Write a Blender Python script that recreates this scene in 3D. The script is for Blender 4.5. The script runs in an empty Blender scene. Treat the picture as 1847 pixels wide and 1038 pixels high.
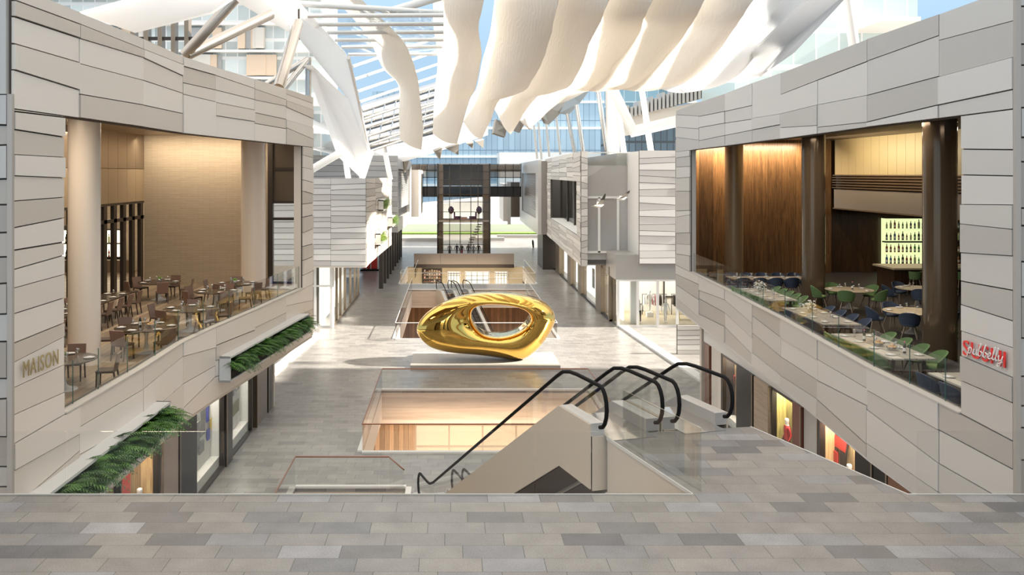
import bpy, bmesh, math, random
from mathutils import Vector, Matrix
R = random.Random(7)
scene = bpy.context.scene
COL = scene.collection
PI = math.pi

# ------------------------------------------------------------------ camera, sky, sun, exposure
EYE = 5.1           # eye height above the upper deck (deck is z = 0)
FPX = 1642.0        # focal length in pixels of the 1847 px wide frame (32 mm lens)
VX, VY = 814.0, 314.0
LOW = -6.0          # lower mall floor
BAS = -12.0         # floor below the voids
cd = bpy.data.cameras.new('camera'); cam = bpy.data.objects.new('camera', cd); COL.objects.link(cam)
cam.location = (0, 0, EYE); cam.rotation_euler = (PI/2, 0, 0)
cd.sensor_width = 36.0; cd.lens = 36.0*FPX/1847.0
cd.shift_x = (923.5-VX)/1847.0; cd.shift_y = (VY-519.0)/1847.0
cd.clip_start = 0.1; cd.clip_end = 2000
scene.camera = cam
vs = scene.view_settings
vs.view_transform = 'Standard'; vs.look = 'None'; vs.gamma = 1.0; vs.use_curve_mapping = False
vs.exposure = 0.95
scene.cycles.use_denoising = True
scene.cycles.max_bounces = 7; scene.cycles.diffuse_bounces = 3; scene.cycles.glossy_bounces = 4
scene.cycles.transmission_bounces = 4; scene.cycles.transparent_max_bounces = 20
scene.cycles.sample_clamp_indirect = 6.0
scene.cycles.caustics_reflective = False; scene.cycles.caustics_refractive = False

def sock(v):
    return v
w = bpy.data.worlds.new('sky'); scene.world = w; w.use_nodes = True
nt = w.node_tree; nt.nodes.clear()
out = nt.nodes.new('ShaderNodeOutputWorld'); bg = nt.nodes.new('ShaderNodeBackground')
tc = nt.nodes.new('ShaderNodeTexCoord'); sep = nt.nodes.new('ShaderNodeSeparateXYZ')
ramp = nt.nodes.new('ShaderNodeValToRGB')
for pos, c in ((0.12, (0.27, 0.40, 0.53, 1)), (0.24, (0.36, 0.50, 0.64, 1)), (0.45, (0.80, 0.84, 0.88, 1))):
    e = ramp.color_ramp.elements.new(pos); e.color = c
ramp.color_ramp.elements[0].color = (0.36, 0.46, 0.54, 1); ramp.color_ramp.elements[-1].position = 0.65; ramp.color_ramp.elements[-1].color = (1.0, 0.93, 0.84, 1)
noise = nt.nodes.new('ShaderNodeTexNoise'); noise.inputs['Scale'].default_value = 3.0; noise.inputs['Detail'].default_value = 6
cr = nt.nodes.new('ShaderNodeValToRGB'); cr.color_ramp.elements[0].position = 0.46; cr.color_ramp.elements[1].position = 0.66
mx = nt.nodes.new('ShaderNodeMix'); mx.data_type = 'RGBA'
mx.inputs[7].default_value = (1.0, 0.96, 0.91, 1)
L_ = nt.links.new
L_(tc.outputs['Generated'], sep.inputs[0]); L_(sep.outputs[2], ramp.inputs[0]); L_(tc.outputs['Generated'], noise.inputs['Vector'])
L_(noise.outputs[0], cr.inputs[0]); mr = nt.nodes.new('ShaderNodeMapRange'); mr.inputs[1].default_value = 0.16; mr.inputs[2].default_value = 0.5; mm = nt.nodes.new('ShaderNodeMath'); mm.operation = 'MULTIPLY'
L_(sep.outputs[2], mr.inputs[0]); L_(mr.outputs[0], mm.inputs[0]); L_(cr.outputs[0], mm.inputs[1]); L_(mm.outputs[0], mx.inputs[0]); L_(ramp.outputs[0], mx.inputs[6]); L_(mx.outputs[2], bg.inputs[0])
bg.inputs[1].default_value = 0.92
L_(bg.outputs[0], out.inputs[0])

sd = bpy.data.lights.new('sun', 'SUN'); sun = bpy.data.objects.new('sun', sd); COL.objects.link(sun)
sd.energy = 8.5; sd.angle = math.radians(1.5); sd.color = (1.0, 0.93, 0.82)
sun.location = (40, 30, 60)
_sd = Vector((-0.87, 0.04, -0.53)).normalized()
sun.rotation_euler = _sd.to_track_quat('-Z', 'Y').to_euler()

def area(name, loc, size, energy, color=(1, .85, .65), direction=(0, 0, -1), size_y=None, spread=None):
    d = bpy.data.lights.new(name, 'AREA'); d.energy = energy; d.color = color
    d.shape = 'RECTANGLE'; d.size = size; d.size_y = size_y or size
    if spread: d.spread = spread
    o = bpy.data.objects.new(name, d); COL.objects.link(o); o.location = loc
    o.rotation_euler = Vector(direction).normalized().to_track_quat('-Z', 'Y').to_euler()
    return o
WARM = (1.0, 0.84, 0.64)
for i, (x, y) in enumerate([(-10.5, 22), (-11, 28), (-10.5, 34), (-14, 34)]):
    area('restaurant_downlight', (x, y, 6.7), 2.4, 100, WARM)
area('wall_washer_light', (-11.8, 42.2, 6.75), 5.4, 105, WARM, (0, 0.28, -1), 0.3)
area('bar_room_light', (-17.5, 44.5, 5.6), 3.0, 150, WARM)
for i, (x, y) in enumerate([(13.0, 21), (13.5, 27.5), (14, 35), (17.5, 30)]):
    area('restaurant_downlight', (x, y, 6.6), 2.4, 85, (1.0, 0.86, 0.68))
area('wall_washer_light', (16, 48.9, 6.6), 6.0, 260, WARM, (0, 0.3, -1), 0.3)
area('bar_light', (23.5, 46.5, 3.0), 4.0, 35, WARM)
area('bulkhead_washer_light', (18.6, 43.0, 6.3), 8.0, 130, (1, .86, .6), (1, 0, -0.35), 0.3)
area('basement_light', (1.7, 44, -7.4), 9, 230, (1.0, 0.74, 0.50), (0, 0.35, -1), 3)
area('basement_light', (1.7, 72, -7.4), 9, 500, (1.0, 0.74, 0.50), (0, 0.2, -1), 14)
area('basement_light', (1.7, 101, -7.2), 9, 330, (1.0, 0.82, 0.60), (0, 0.8, -1), 6)

# ------------------------------------------------------------------ picture-to-place helpers
def at(px, py, Y):            # the point at distance Y seen at this pixel of the photograph
    return Vector(((px-VX)/FPX*Y, Y, EYE-(py-VY)/FPX*Y))
def onz(px, py, z):           # the point on the level z seen at this pixel
    Y = (EYE-z)*FPX/(py-VY)
    return Vector(((px-VX)/FPX*Y, Y, z))
def lerp(a, b, t): return a+(b-a)*t
def interp(tab, x):
    for (x0, y0), (x1, y1) in zip(tab, tab[1:]):
        if x <= x1: return y0+(y1-y0)*(x-x0)/(x1-x0)
    (x0, y0), (x1, y1) = tab[-2], tab[-1]
    return y0+(y1-y0)*(x-x0)/(x1-x0)

# ------------------------------------------------------------------ materials
MATS = {}
def newmat(name):
    m = bpy.data.materials.new(name); m.use_nodes = True
    return m, m.node_tree, m.node_tree.nodes['Principled BSDF']
def mat(name, col, rough=0.5, metal=0.0, noise=0.0, nscale=8.0, bump=0.0, stretch=(1, 1, 1), spec=0.5):
    if name in MATS: return MATS[name]
    m, t, p = newmat(name)
    p.inputs['Base Color'].default_value = (*col, 1); p.inputs['Roughness'].default_value = rough
    p.inputs['Metallic'].default_value = metal; p.inputs['Specular IOR Level'].default_value = spec
    if noise or bump:
        g = t.nodes.new('ShaderNodeTexCoord'); mp = t.nodes.new('ShaderNodeMapping'); mp.inputs['Scale'].default_value = stretch
        n = t.nodes.new('ShaderNodeTexNoise'); n.inputs['Scale'].default_value = nscale; n.inputs['Detail'].default_value = 5
        t.links.new(g.outputs['Object'], mp.inputs[0]); t.links.new(mp.outputs[0], n.inputs['Vector'])
        if noise:
            r = t.nodes.new('ShaderNodeValToRGB')
            r.color_ramp.elements[0].position = 0.3; r.color_ramp.elements[1].position = 0.7
            r.color_ramp.elements[0].color = (*[c*(1-noise) for c in col], 1)
            r.color_ramp.elements[1].color = (*[min(1, c*(1+noise)) for c in col], 1)
            t.links.new(n.outputs[0], r.inputs[0]); t.links.new(r.outputs[0], p.inputs['Base Color'])
        if bump:
            b = t.nodes.new('ShaderNodeBump'); b.inputs['Strength'].default_value = bump; b.inputs['Distance'].default_value = 0.02
            t.links.new(n.outputs[0], b.inputs['Height']); t.links.new(b.outputs[0], p.inputs['Normal'])
    MATS[name] = m
    return m
def emit(name, col, strength):
    if name in MATS: return MATS[name]
    m, t, p = newmat(name)
    p.inputs['Base Color'].default_value = (*[c*0.8 for c in col], 1)
    p.inputs['Emission Color'].default_value = (*col, 1); p.inputs['Emission Strength'].default_value = strength
    MATS[name] = m
    return m
def mnode(t, op, a, b=None, c=None):
    n = t.nodes.new('ShaderNodeMath'); n.operation = op
    for i, v in enumerate((a, b, c)):
        if v is None: continue
        if isinstance(v, (int, float)): n.inputs[i].default_value = v
        else: t.links.new(v, n.inputs[i])
    return n.outputs[0]
def glass(name, tint=(0.96, 0.98, 0.97), refl=1.0, base=0.0, rough=0.0):
    if name in MATS: return MATS[name]
    m = bpy.data.materials.new(name); m.use_nodes = True; t = m.node_tree; t.nodes.clear()
    o = t.nodes.new('ShaderNodeOutputMaterial'); mixs = t.nodes.new('ShaderNodeMixShader')
    tr = t.nodes.new('ShaderNodeBsdfTransparent'); gl = t.nodes.new('ShaderNodeBsdfGlossy'); lw = t.nodes.new('ShaderNodeLayerWeight')
    tr.inputs[0].default_value = (*tint, 1); gl.inputs['Roughness'].default_value = rough; lw.inputs[0].default_value = 0.5
    f5 = mnode(t, 'POWER', lw.outputs['Facing'], 5.0); ff = mnode(t, 'MULTIPLY_ADD', f5, 0.96, 0.04)
    ma = t.nodes.new('ShaderNodeMath'); ma.operation = 'MULTIPLY_ADD'; ma.inputs[1].default_value = refl; ma.inputs[2].default_value = base
    ma.use_clamp = True
    t.links.new(ff, ma.inputs[0]); t.links.new(ma.outputs[0], mixs.inputs[0])
    t.links.new(tr.outputs[0], mixs.inputs[1]); t.links.new(gl.outputs[0], mixs.inputs[2]); t.links.new(mixs.outputs[0], o.inputs[0])
    MATS[name] = m
    return m
def tiles(name, L, r, sh, x0, y0, cols, gap=0.012, rough=0.45, gapcol=(0.05, 0.05, 0.05), spec=0.5):
    """running-bond stone paving: rows r deep along Y, tiles L long along X, each row shifted by sh of a tile"""
    m, t, p = newmat(name)
    g = t.nodes.new('ShaderNodeNewGeometry'); s = t.nodes.new('ShaderNodeSeparateXYZ'); t.links.new(g.outputs['Position'], s.inputs[0])
    v = mnode(t, 'DIVIDE', mnode(t, 'SUBTRACT', s.outputs[1], y0), r); row = mnode(t, 'FLOOR', v); fv = mnode(t, 'SUBTRACT', v, row)
    u = mnode(t, 'ADD', mnode(t, 'DIVIDE', mnode(t, 'SUBTRACT', s.outputs[0], x0), L), mnode(t, 'MULTIPLY', row, sh))
    ci = mnode(t, 'FLOOR', u); fu = mnode(t, 'SUBTRACT', u, ci)
    cb = t.nodes.new('ShaderNodeCombineXYZ'); t.links.new(ci, cb.inputs[0]); t.links.new(row, cb.inputs[1])
    wn = t.nodes.new('ShaderNodeTexWhiteNoise'); wn.noise_dimensions = '2D'; t.links.new(cb.outputs[0], wn.inputs['Vector'])
    rp = t.nodes.new('ShaderNodeValToRGB'); rp.color_ramp.interpolation = 'LINEAR'
    while len(rp.color_ramp.elements) < len(cols): rp.color_ramp.elements.new(0.5)
    for i, c in enumerate(cols):
        rp.color_ramp.elements[i].position = i/(len(cols)-1); rp.color_ramp.elements[i].color = (*c, 1)
    t.links.new(wn.outputs['Value'], rp.inputs[0])
    n = t.nodes.new('ShaderNodeTexNoise'); n.inputs['Scale'].default_value = 55; n.inputs['Detail'].default_value = 4
    t.links.new(g.outputs['Position'], n.inputs['Vector'])
    n2 = t.nodes.new('ShaderNodeTexNoise'); n2.inputs['Scale'].default_value = 2.2; n2.inputs['Detail'].default_value = 3
    t.links.new(g.outputs['Position'], n2.inputs['Vector'])
    k = mnode(t, 'ADD', mnode(t, 'MULTIPLY', n.outputs[0], 1.3), mnode(t, 'MULTIPLY', n2.outputs[0], 0.6))
    k = mnode(t, 'ADD', k, 0.05)
    mul = t.nodes.new('ShaderNodeVectorMath'); mul.operation = 'SCALE'; t.links.new(rp.outputs[0], mul.inputs[0]); t.links.new(k, mul.inputs['Scale'])
    gx = mnode(t, 'LESS_THAN', fu, gap/L); gy = mnode(t, 'LESS_THAN', fv, gap/r*0.7); gg = mnode(t, 'MAXIMUM', gx, gy)
    mx = t.nodes.new('ShaderNodeMix'); mx.data_type = 'RGBA'; mx.inputs[7].default_value = (*gapcol, 1)
    t.links.new(gg, mx.inputs[0]); t.links.new(mul.outputs[0], mx.inputs[6]); t.links.new(mx.outputs[2], p.inputs['Base Color'])
    p.inputs['Roughness'].default_value = rough; p.inputs['Specular IOR Level'].default_value = spec
    MATS[name] = m
    return m
def grid(name, axis, du, dz, wu, wz, colg, colm, rough=0.08, metal=0.6, z0=0.0, u0=0.0, band=None, var=0.25):
    """curtain wall: glass panes du by dz in a grid of bars, along world X or Y"""
    m, t, p = newmat(name)
    g = t.nodes.new('ShaderNodeNewGeometry'); s = t.nodes.new('ShaderNodeSeparateXYZ'); t.links.new(g.outputs['Position'], s.inputs[0])
    u = mnode(t, 'DIVIDE', mnode(t, 'SUBTRACT', s.outputs[axis], u0), du); z = mnode(t, 'DIVIDE', mnode(t, 'SUBTRACT', s.outputs[2], z0), dz)
    iu = mnode(t, 'FLOOR', u); iz = mnode(t, 'FLOOR', z)
    bar = mnode(t, 'MAXIMUM', mnode(t, 'LESS_THAN', mnode(t, 'SUBTRACT', u, iu), wu/du), mnode(t, 'LESS_THAN', mnode(t, 'SUBTRACT', z, iz), wz/dz))
    cb = t.nodes.new('ShaderNodeCombineXYZ'); t.links.new(iu, cb.inputs[0]); t.links.new(iz, cb.inputs[1])
    wn = t.nodes.new('ShaderNodeTexWhiteNoise'); wn.noise_dimensions = '2D'; t.links.new(cb.outputs[0], wn.inputs['Vector'])
    rp = t.nodes.new('ShaderNodeValToRGB'); rp.color_ramp.elements[0].color = (*[c*(1-var) for c in colg], 1); rp.color_ramp.elements[1].color = (*[min(1, c*(1+var)) for c in colg], 1)
    t.links.new(wn.outputs['Value'], rp.inputs[0])
    mx = t.nodes.new('ShaderNodeMix'); mx.data_type = 'RGBA'; mx.inputs[7].default_value = (*colm, 1)
    t.links.new(bar, mx.inputs[0]); t.links.new(rp.outputs[0], mx.inputs[6]); t.links.new(mx.outputs[2], p.inputs['Base Color'])
    t.links.new(mnode(t, 'ADD', mnode(t, 'MULTIPLY', bar, 0.4), rough), p.inputs['Roughness'])
    t.links.new(mnode(t, 'MULTIPLY', mnode(t, 'SUBTRACT', 1.0, bar), metal), p.inputs['Metallic'])
    MATS[name] = m
    return m
def wood(name, c1, c2, plank=0.0, axis='Z', rough=0.4, scale=1.0, seam=(0.02, 0.012, 0.008), across=0):
    """streaky timber; grain along axis, board seams every `plank` metres across"""
    m, t, p = newmat(name)
    g = t.nodes.new('ShaderNodeNewGeometry'); mp = t.nodes.new('ShaderNodeMapping')
    sc = {'Z': (9, 9, 0.55), 'X': (0.55, 9, 9), 'Y': (9, 0.55, 9)}[axis]
    mp.inputs['Scale'].default_value = [v*scale for v in sc]
    t.links.new(g.outputs['Position'], mp.inputs[0])
    n = t.nodes.new('ShaderNodeTexNoise'); n.inputs['Scale'].default_value = 1.6; n.inputs['Detail'].default_value = 8; n.inputs['Roughness'].default_value = 0.65
    n.inputs['Distortion'].default_value = 0.8
    t.links.new(mp.outputs[0], n.inputs['Vector'])
    rp = t.nodes.new('ShaderNodeValToRGB'); rp.color_ramp.elements[0].position = 0.32; rp.color_ramp.elements[1].position = 0.7
    rp.color_ramp.elements[0].color = (*c1, 1); rp.color_ramp.elements[1].color = (*c2, 1)
    t.links.new(n.outputs[0], rp.inputs[0])
    last = rp.outputs[0]
    if plank:
        s = t.nodes.new('ShaderNodeSeparateXYZ'); t.links.new(g.outputs['Position'], s.inputs[0])
        u = mnode(t, 'DIVIDE', s.outputs[across], plank); iu = mnode(t, 'FLOOR', u)
        wn = t.nodes.new('ShaderNodeTexWhiteNoise'); wn.noise_dimensions = '1D'; t.links.new(iu, wn.inputs['W'])
        mul = t.nodes.new('ShaderNodeVectorMath'); mul.operation = 'SCALE'; t.links.new(last, mul.inputs[0])
        t.links.new(mnode(t, 'ADD', mnode(t, 'MULTIPLY', wn.outputs['Value'], 0.6), 0.7), mul.inputs['Scale'])
        mx = t.nodes.new('ShaderNodeMix'); mx.data_type = 'RGBA'; mx.inputs[7].default_value = (*seam, 1)
        t.links.new(mnode(t, 'LESS_THAN', mnode(t, 'SUBTRACT', u, iu), 0.012/plank), mx.inputs[0]); t.links.new(mul.outputs[0], mx.inputs[6])
        last = mx.outputs[2]
    t.links.new(last, p.inputs['Base Color']); p.inputs['Roughness'].default_value = rough
    MATS[name] = m
    return m
def fabric(name, col, trans=0.3, wave=6.0, bump=0.25):
    m, t, p = newmat(name)
    p.inputs['Base Color'].default_value = (*col, 1); p.inputs['Roughness'].default_value = 0.7; p.inputs['Specular IOR Level'].default_value = 0.2
    o = t.nodes['Material Output']; tl = t.nodes.new('ShaderNodeBsdfTranslucent'); tl.inputs[0].default_value = (*col, 1)
    ms = t.nodes.new('ShaderNodeMixShader'); ms.inputs[0].default_value = trans
    t.links.new(p.outputs[0], ms.inputs[1]); t.links.new(tl.outputs[0], ms.inputs[2]); t.links.new(ms.outputs[0], o.inputs[0])
    if bump:
        g = t.nodes.new('ShaderNodeNewGeometry'); wv = t.nodes.new('ShaderNodeTexWave'); wv.inputs['Scale'].default_value = wave*0.35
        wv.inputs['Distortion'].default_value = 14; wv.inputs['Detail'].default_value = 2; wv.inputs['Detail Scale'].default_value = 0.35
        t.links.new(g.outputs['Position'], wv.inputs['Vector'])
        b = t.nodes.new('ShaderNodeBump'); b.inputs['Strength'].default_value = bump; b.inputs['Distance'].default_value = 0.06
        t.links.new(wv.outputs[1], b.inputs['Height']); t.links.new(b.outputs[0], p.inputs['Normal'])
    MATS[name] = m
    return m

DECK = tiles('deck_paving', 0.824, 0.412, 0.30, -0.351+0.09, 14.33-0.2, [(0.105, 0.105, 0.11), (0.19, 0.18, 0.17), (0.21, 0.20, 0.19), (0.24, 0.225, 0.205), (0.15, 0.15, 0.155), (0.27, 0.27, 0.28)], gap=0.009, rough=0.42)
MALL = tiles('mall_paving', 1.05, 0.46, 0.38, 0, 0, [(0.20, 0.19, 0.183), (0.28, 0.265, 0.25), (0.31, 0.295, 0.275), (0.245, 0.232, 0.22)], gap=0.02, rough=0.30, gapcol=(.14, .13, .125), spec=0.6)
CLAD = [mat('cladding_light', (0.63, 0.61, 0.585), 0.38, 0.15, spec=0.4), mat('cladding_mid', (0.57, 0.55, 0.525), 0.38, 0.15, spec=0.4), mat('cladding_dark', (0.48, 0.46, 0.435), 0.36, 0.2, spec=0.4)]
WCLAD = [mat('white_cladding_light', (0.80, 0.785, 0.76), 0.5), mat('white_cladding_mid', (0.72, 0.70, 0.68), 0.5), mat('white_cladding_dark', (0.62, 0.60, 0.58), 0.5)]
GAP = mat('joint_shadow_gap', (0.075, 0.064, 0.054), 0.8)
WHITE = mat('white_paint', (0.82, 0.81, 0.79), 0.4)
OFFW = mat('warm_white_plaster', (0.76, 0.70, 0.63), 0.6)
BEIGE = mat('beige_panel', (0.60, 0.53, 0.45), 0.35)
GREYP = mat('grey_panel', (0.47, 0.455, 0.435), 0.3, 0.2)
TAUPE = mat('taupe_panel', (0.27, 0.235, 0.205), 0.35, 0.2)
DARKM = mat('dark_bronze', (0.055, 0.045, 0.037), 0.35, 0.4)
BRONZE = mat('bronze_metal', (0.30, 0.235, 0.17), 0.33, 0.7)
BLACK = mat('black_panel', (0.010, 0.010, 0.010), 0.3, spec=0.2)
STEEL = mat('brushed_steel', (0.62, 0.60, 0.57), 0.22, 0.9)
CHROME = mat('polished_steel', (0.80, 0.80, 0.80), 0.12, 1.0)
GLASS = glass('clear_glass', (0.975, 0.985, 0.98), 0.9)
RAILG = glass('railing_glass', (0.94, 0.955, 0.95), 0.42, 0.0)
SHOPG = glass('shop_glass', (0.96, 0.975, 0.97), 0.38, 0.0)
GEDGE = mat('green_glass_edge', (0.05, 0.14, 0.12), 0.15)
RUBBER = mat('black_handrail', (0.007, 0.007, 0.007), 0.6, spec=0.12)
FAB = fabric('canopy_fabric', (0.90, 0.87, 0.825), 0.47)
FABS = fabric('canopy_fabric_smooth', (0.93, 0.935, 0.94), 0.7, bump=0)
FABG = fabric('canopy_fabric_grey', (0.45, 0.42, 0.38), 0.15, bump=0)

# ------------------------------------------------------------------ mesh building
class MB:
    def __init__(s): s.v = []; s.f = []; s.m = []; s.sm = []
    def add(s, vs, fs, mi=0, smooth=False):
        n = len(s.v); s.v += [tuple(v) for v in vs]
        for f in fs: s.f.append(tuple(i+n for i in f)); s.m.append(mi); s.sm.append(smooth)
        return s
    def box(s, x0, x1, y0, y1, z0, z1, mi=0):
        v = [(x0, y0, z0), (x1, y0, z0), (x1, y1, z0), (x0, y1, z0), (x0, y0, z1), (x1, y0, z1), (x1, y1, z1), (x0, y1, z1)]
        return s.add(v, [(3, 2, 1, 0), (4, 5, 6, 7), (0, 1, 5, 4), (1, 2, 6, 5), (2, 3, 7, 6), (3, 0, 4, 7)], mi)
    def hexa(s, b, t, mi=0):      # bottom 4 points, top 4 points, same winding
        return s.add(list(b)+list(t), [(3, 2, 1, 0), (4, 5, 6, 7), (0, 1, 5, 4), (1, 2, 6, 5), (2, 3, 7, 6), (3, 0, 4, 7)], mi)
    def wall(s, p0, p1, z0, z1, th, mi=0):     # upright slab from plan point p0 to p1, thickness to the left of the run
        d = Vector((p1[0]-p0[0], p1[1]-p0[1])); d.normalize(); n = Vector((-d.y, d.x))*th
        b = [(p0[0], p0[1], z0), (p1[0], p1[1], z0), (p1[0]+n.x, p1[1]+n.y, z0), (p0[0]+n.x, p0[1]+n.y, z0)]
        return s.hexa(b, [(x, y, z1) for x, y, z in b], mi)
    def prism(s, poly, vec, mi=0, smooth=False):   # planar polygon pushed along vec
        n = len(poly); vec = Vector(vec); a = [Vector(p) for p in poly]; b = [p+vec for p in a]
        fs = [tuple(range(n-1, -1, -1)), tuple(range(n, 2*n))]+[(i, (i+1) % n, (i+1) % n+n, i+n) for i in range(n)]
        return s.add(a+b, fs, mi, smooth)
    def tube(s, pts, r, seg=8, mi=0, cap=True, radii=None):
        pts = [Vector(p) for p in pts]; n = len(pts); rings = []
        up = Vector((0, 0, 1)); prev = None
        for i, p in enumerate(pts):
            d = (pts[min(i+1, n-1)]-pts[max(i-1, 0)]).normalized()
            a = (prev-d*prev.dot(d)) if prev is not None else d.cross(up)
            if a.length < 1e-3: a = d.cross(Vector((1, 0, 0)))
            a.normalize(); prev = a; b = a.cross(d).normalized(); rr = radii[i] if radii else r
            rings.append([p+a*math.cos(2*PI*k/seg)*rr+b*math.sin(2*PI*k/seg)*rr for k in range(seg)])
        v = [q for ring in rings for q in ring]; f = []
        for i in range(n-1):
            for k in range(seg):
                f.append((i*seg+k, i*seg+(k+1) % seg, (i+1)*seg+(k+1) % seg, (i+1)*seg+k))
        s.add(v, f, mi, True)
        if cap: s.add(rings[0], [tuple(range(seg-1, -1, -1))], mi); s.add(rings[-1], [tuple(range(seg))], mi)
        return s
    def lathe(s, prof, seg=16, c=(0, 0, 0), mi=0, smooth=True):
        v = []; f = []; n = len(prof)
        for r, z in prof:
            for k in range(seg): v.append((c[0]+r*math.cos(2*PI*k/seg), c[1]+r*math.sin(2*PI*k/seg), c[2]+z))
        for i in range(n-1):
            for k in range(seg): f.append((i*seg+k, i*seg+(k+1) % seg, (i+1)*seg+(k+1) % seg, (i+1)*seg+k))
        s.add(v, f, mi, smooth)
        s.add(v[:seg], [tuple(range(seg-1, -1, -1))], mi); s.add(v[-seg:], [tuple(range(seg))], mi)
        return s
    def sheet(s, rows, th, mi=0, smooth=True):      # grid of points (rows of equal length) given thickness th
        nr, nc = len(rows), len(rows[0]); P = [[Vector(p) for p in r] for r in rows]; top = []; bot = []
        for i in range(nr):
            for j in range(nc):
                du = P[min(i+1, nr-1)][j]-P[max(i-1, 0)][j]; dv = P[i][min(j+1, nc-1)]-P[i][max(j-1, 0)]
                n = du.cross(dv); n = n.normalized() if n.length > 1e-9 else Vector((0, 0, 1))
                top.append(P[i][j]+n*th/2); bot.append(P[i][j]-n*th/2)
        N = nr*nc; f = []
        for i in range(nr-1):
            for j in range(nc-1):
                a, b, c, d = i*nc+j, i*nc+j+1, (i+1)*nc+j+1, (i+1)*nc+j
                f.append((a, d, c, b)); f.append((a+N, b+N, c+N, d+N))
        s.add(top+bot, f, mi, smooth)
        rim = [(0, j) for j in range(nc)]+[(i, nc-1) for i in range(1, nr)]+[(nr-1, j) for j in range(nc-2, -1, -1)]+[(i, 0) for i in range(nr-2, 0, -1)]
        idx = [i*nc+j for i, j in rim]; k = len(idx)
        s.add([top[i] for i in idx]+[bot[i] for i in idx], [(q, (q+1) % k, (q+1) % k+k, q+k) for q in range(k)], mi, False)
        return s
    def mesh(s, name, mats):
        me = bpy.data.meshes.new(name); me.from_pydata(s.v, [], s.f)
        for m in (mats if isinstance(mats, (list, tuple)) else [mats]): me.materials.append(m)
        me.polygons.foreach_set('material_index', s.m); me.polygons.foreach_set('use_smooth', s.sm); me.update()
        bm = bmesh.new(); bm.from_mesh(me); bmesh.ops.recalc_face_normals(bm, faces=bm.faces); bm.to_mesh(me); bm.free()
        return me
    def build(s, name, mats, parent=None, label=None, world=True):
        o = bpy.data.objects.new(name, s.mesh(name, mats)); COL.objects.link(o)
        if parent is not None:
            o.parent = parent
            if world:        # the mesh is written in world metres: undo the parent's shift
                off = Vector(parent.location); q = parent.parent
                while q is not None: off += Vector(q.location); q = q.parent
                o.data.transform(Matrix.Translation(-off))
        if label: o['label'] = label
        return o
def tag(o, label, cat, group=None, kind=None):
    o['label'] = label; o['category'] = cat
    if group: o['group'] = group
    if kind: o['kind'] = kind
    return o
def thing(name, label, cat, loc=(0, 0, 0), rotz=0.0, group=None):
    o = bpy.data.objects.new(name, None); COL.objects.link(o); o.location = loc; o.rotation_euler = (0, 0, rotz); o.empty_display_size = 0.2
    return tag(o, label, cat, group)
def struct(name, mb, mats):
    o = mb.build(name, mats); o['kind'] = 'structure'
    return o
def copy_tree(o, parent=None):
    c = o.copy(); COL.objects.link(c)
    if parent is not None: c.parent = parent
    for ch in list(o.children): copy_tree(ch, c)
    return c
ORD = ['first', 'second', 'third', 'fourth', 'fifth', 'sixth', 'seventh', 'eighth', 'ninth', 'tenth', 'eleventh', 'twelfth', 'thirteenth', 'fourteenth', 'fifteenth', 'sixteenth', 'seventeenth', 'eighteenth', 'nineteenth', 'twentieth']
# ================================================================== THE SHELL
# ---- upper deck in front (walkway we stand on, with the lobe that carries the escalator landing)
DE = 14.46
deck_poly = [(-14, 4), (16, 4), (16, DE), (7.27, DE), (6.04, 18.35), (4.1, 18.0), (3.02, 17.62), (3.86, DE), (-14, DE)]
mb = MB().prism([(x, y, -0.03) for x, y in deck_poly], (0, 0, 0.03)); struct('floor', mb, DECK)
mb = MB().prism([(x, y, -1.2) for x, y in deck_poly], (0, 0, 1.168)); struct('trim_1', mb, BEIGE)
mb = MB()
for a, b in (((-14, DE), (3.86, DE)), ((7.27, DE), (16, DE)), ((7.27, DE), (6.04, 18.35)), ((3.86, DE), (3.02, 17.62))):
    mb.wall(a, b, -0.05, 0.012, 0.02)
struct('trim_2', mb, mat('pale_stone_edge', (0.62, 0.60, 0.57), 0.5))
def railing(name, pts, z0, h, label, group=None, rail=None, seg=1.9, gm=None, railmat=None, cap=0.016):
    """frameless glass balustrade: one pane mesh per sheet, optional top rail"""
    t = thing(name, label, 'railing', (pts[0][0], pts[0][1], z0), 0, group)
    for a, b in zip(pts, pts[1:]):
        a = Vector(a); b = Vector(b); L = (b-a).length; n = max(1, round(L/seg))
        for i in range(n):
            p = a+(b-a)*(i/n)+(b-a).normalized()*0.012; q = a+(b-a)*((i+1)/n)-(b-a).normalized()*0.012
            m = MB().wall(p, q, z0, z0+h, 0.018); m.build('glass_pane', gm or RAILG, t)
    if rail:
        m = MB()
        for a, b in zip(pts, pts[1:]): m.tube([(a[0], a[1], z0+h+rail*0.6), (b[0], b[1], z0+h+rail*0.6)], rail, 6)
        m.build('top_rail', railmat or BRONZE, t)
    return t
CLEARR = glass('near_clear_glass', (0.985, 0.99, 0.985), 0.7)
railing('glass_balustrade', [(-13.5, DE-0.06), (3.80, DE-0.06)], 0.0, 1.02, 'clear frameless glass railing along the front edge of the stone walkway, left of the escalators', gm=CLEARR, seg=2.6)
railing('glass_balustrade', [(7.36, DE-0.06), (15.5, DE-0.06)], 0.0, 1.02, 'clear frameless glass railing at the front right edge of the stone walkway', gm=CLEARR, seg=2.6)
railing('glass_balustrade', [(4.02, DE+0.15), (3.25, 17.2)], 0.0, 1.02, 'frameless glass panel beside the escalator landing mirroring the red poster', gm=glass('mirroring_glass', (0.95, 0.96, 0.95), 1.4, 0.05))

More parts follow.
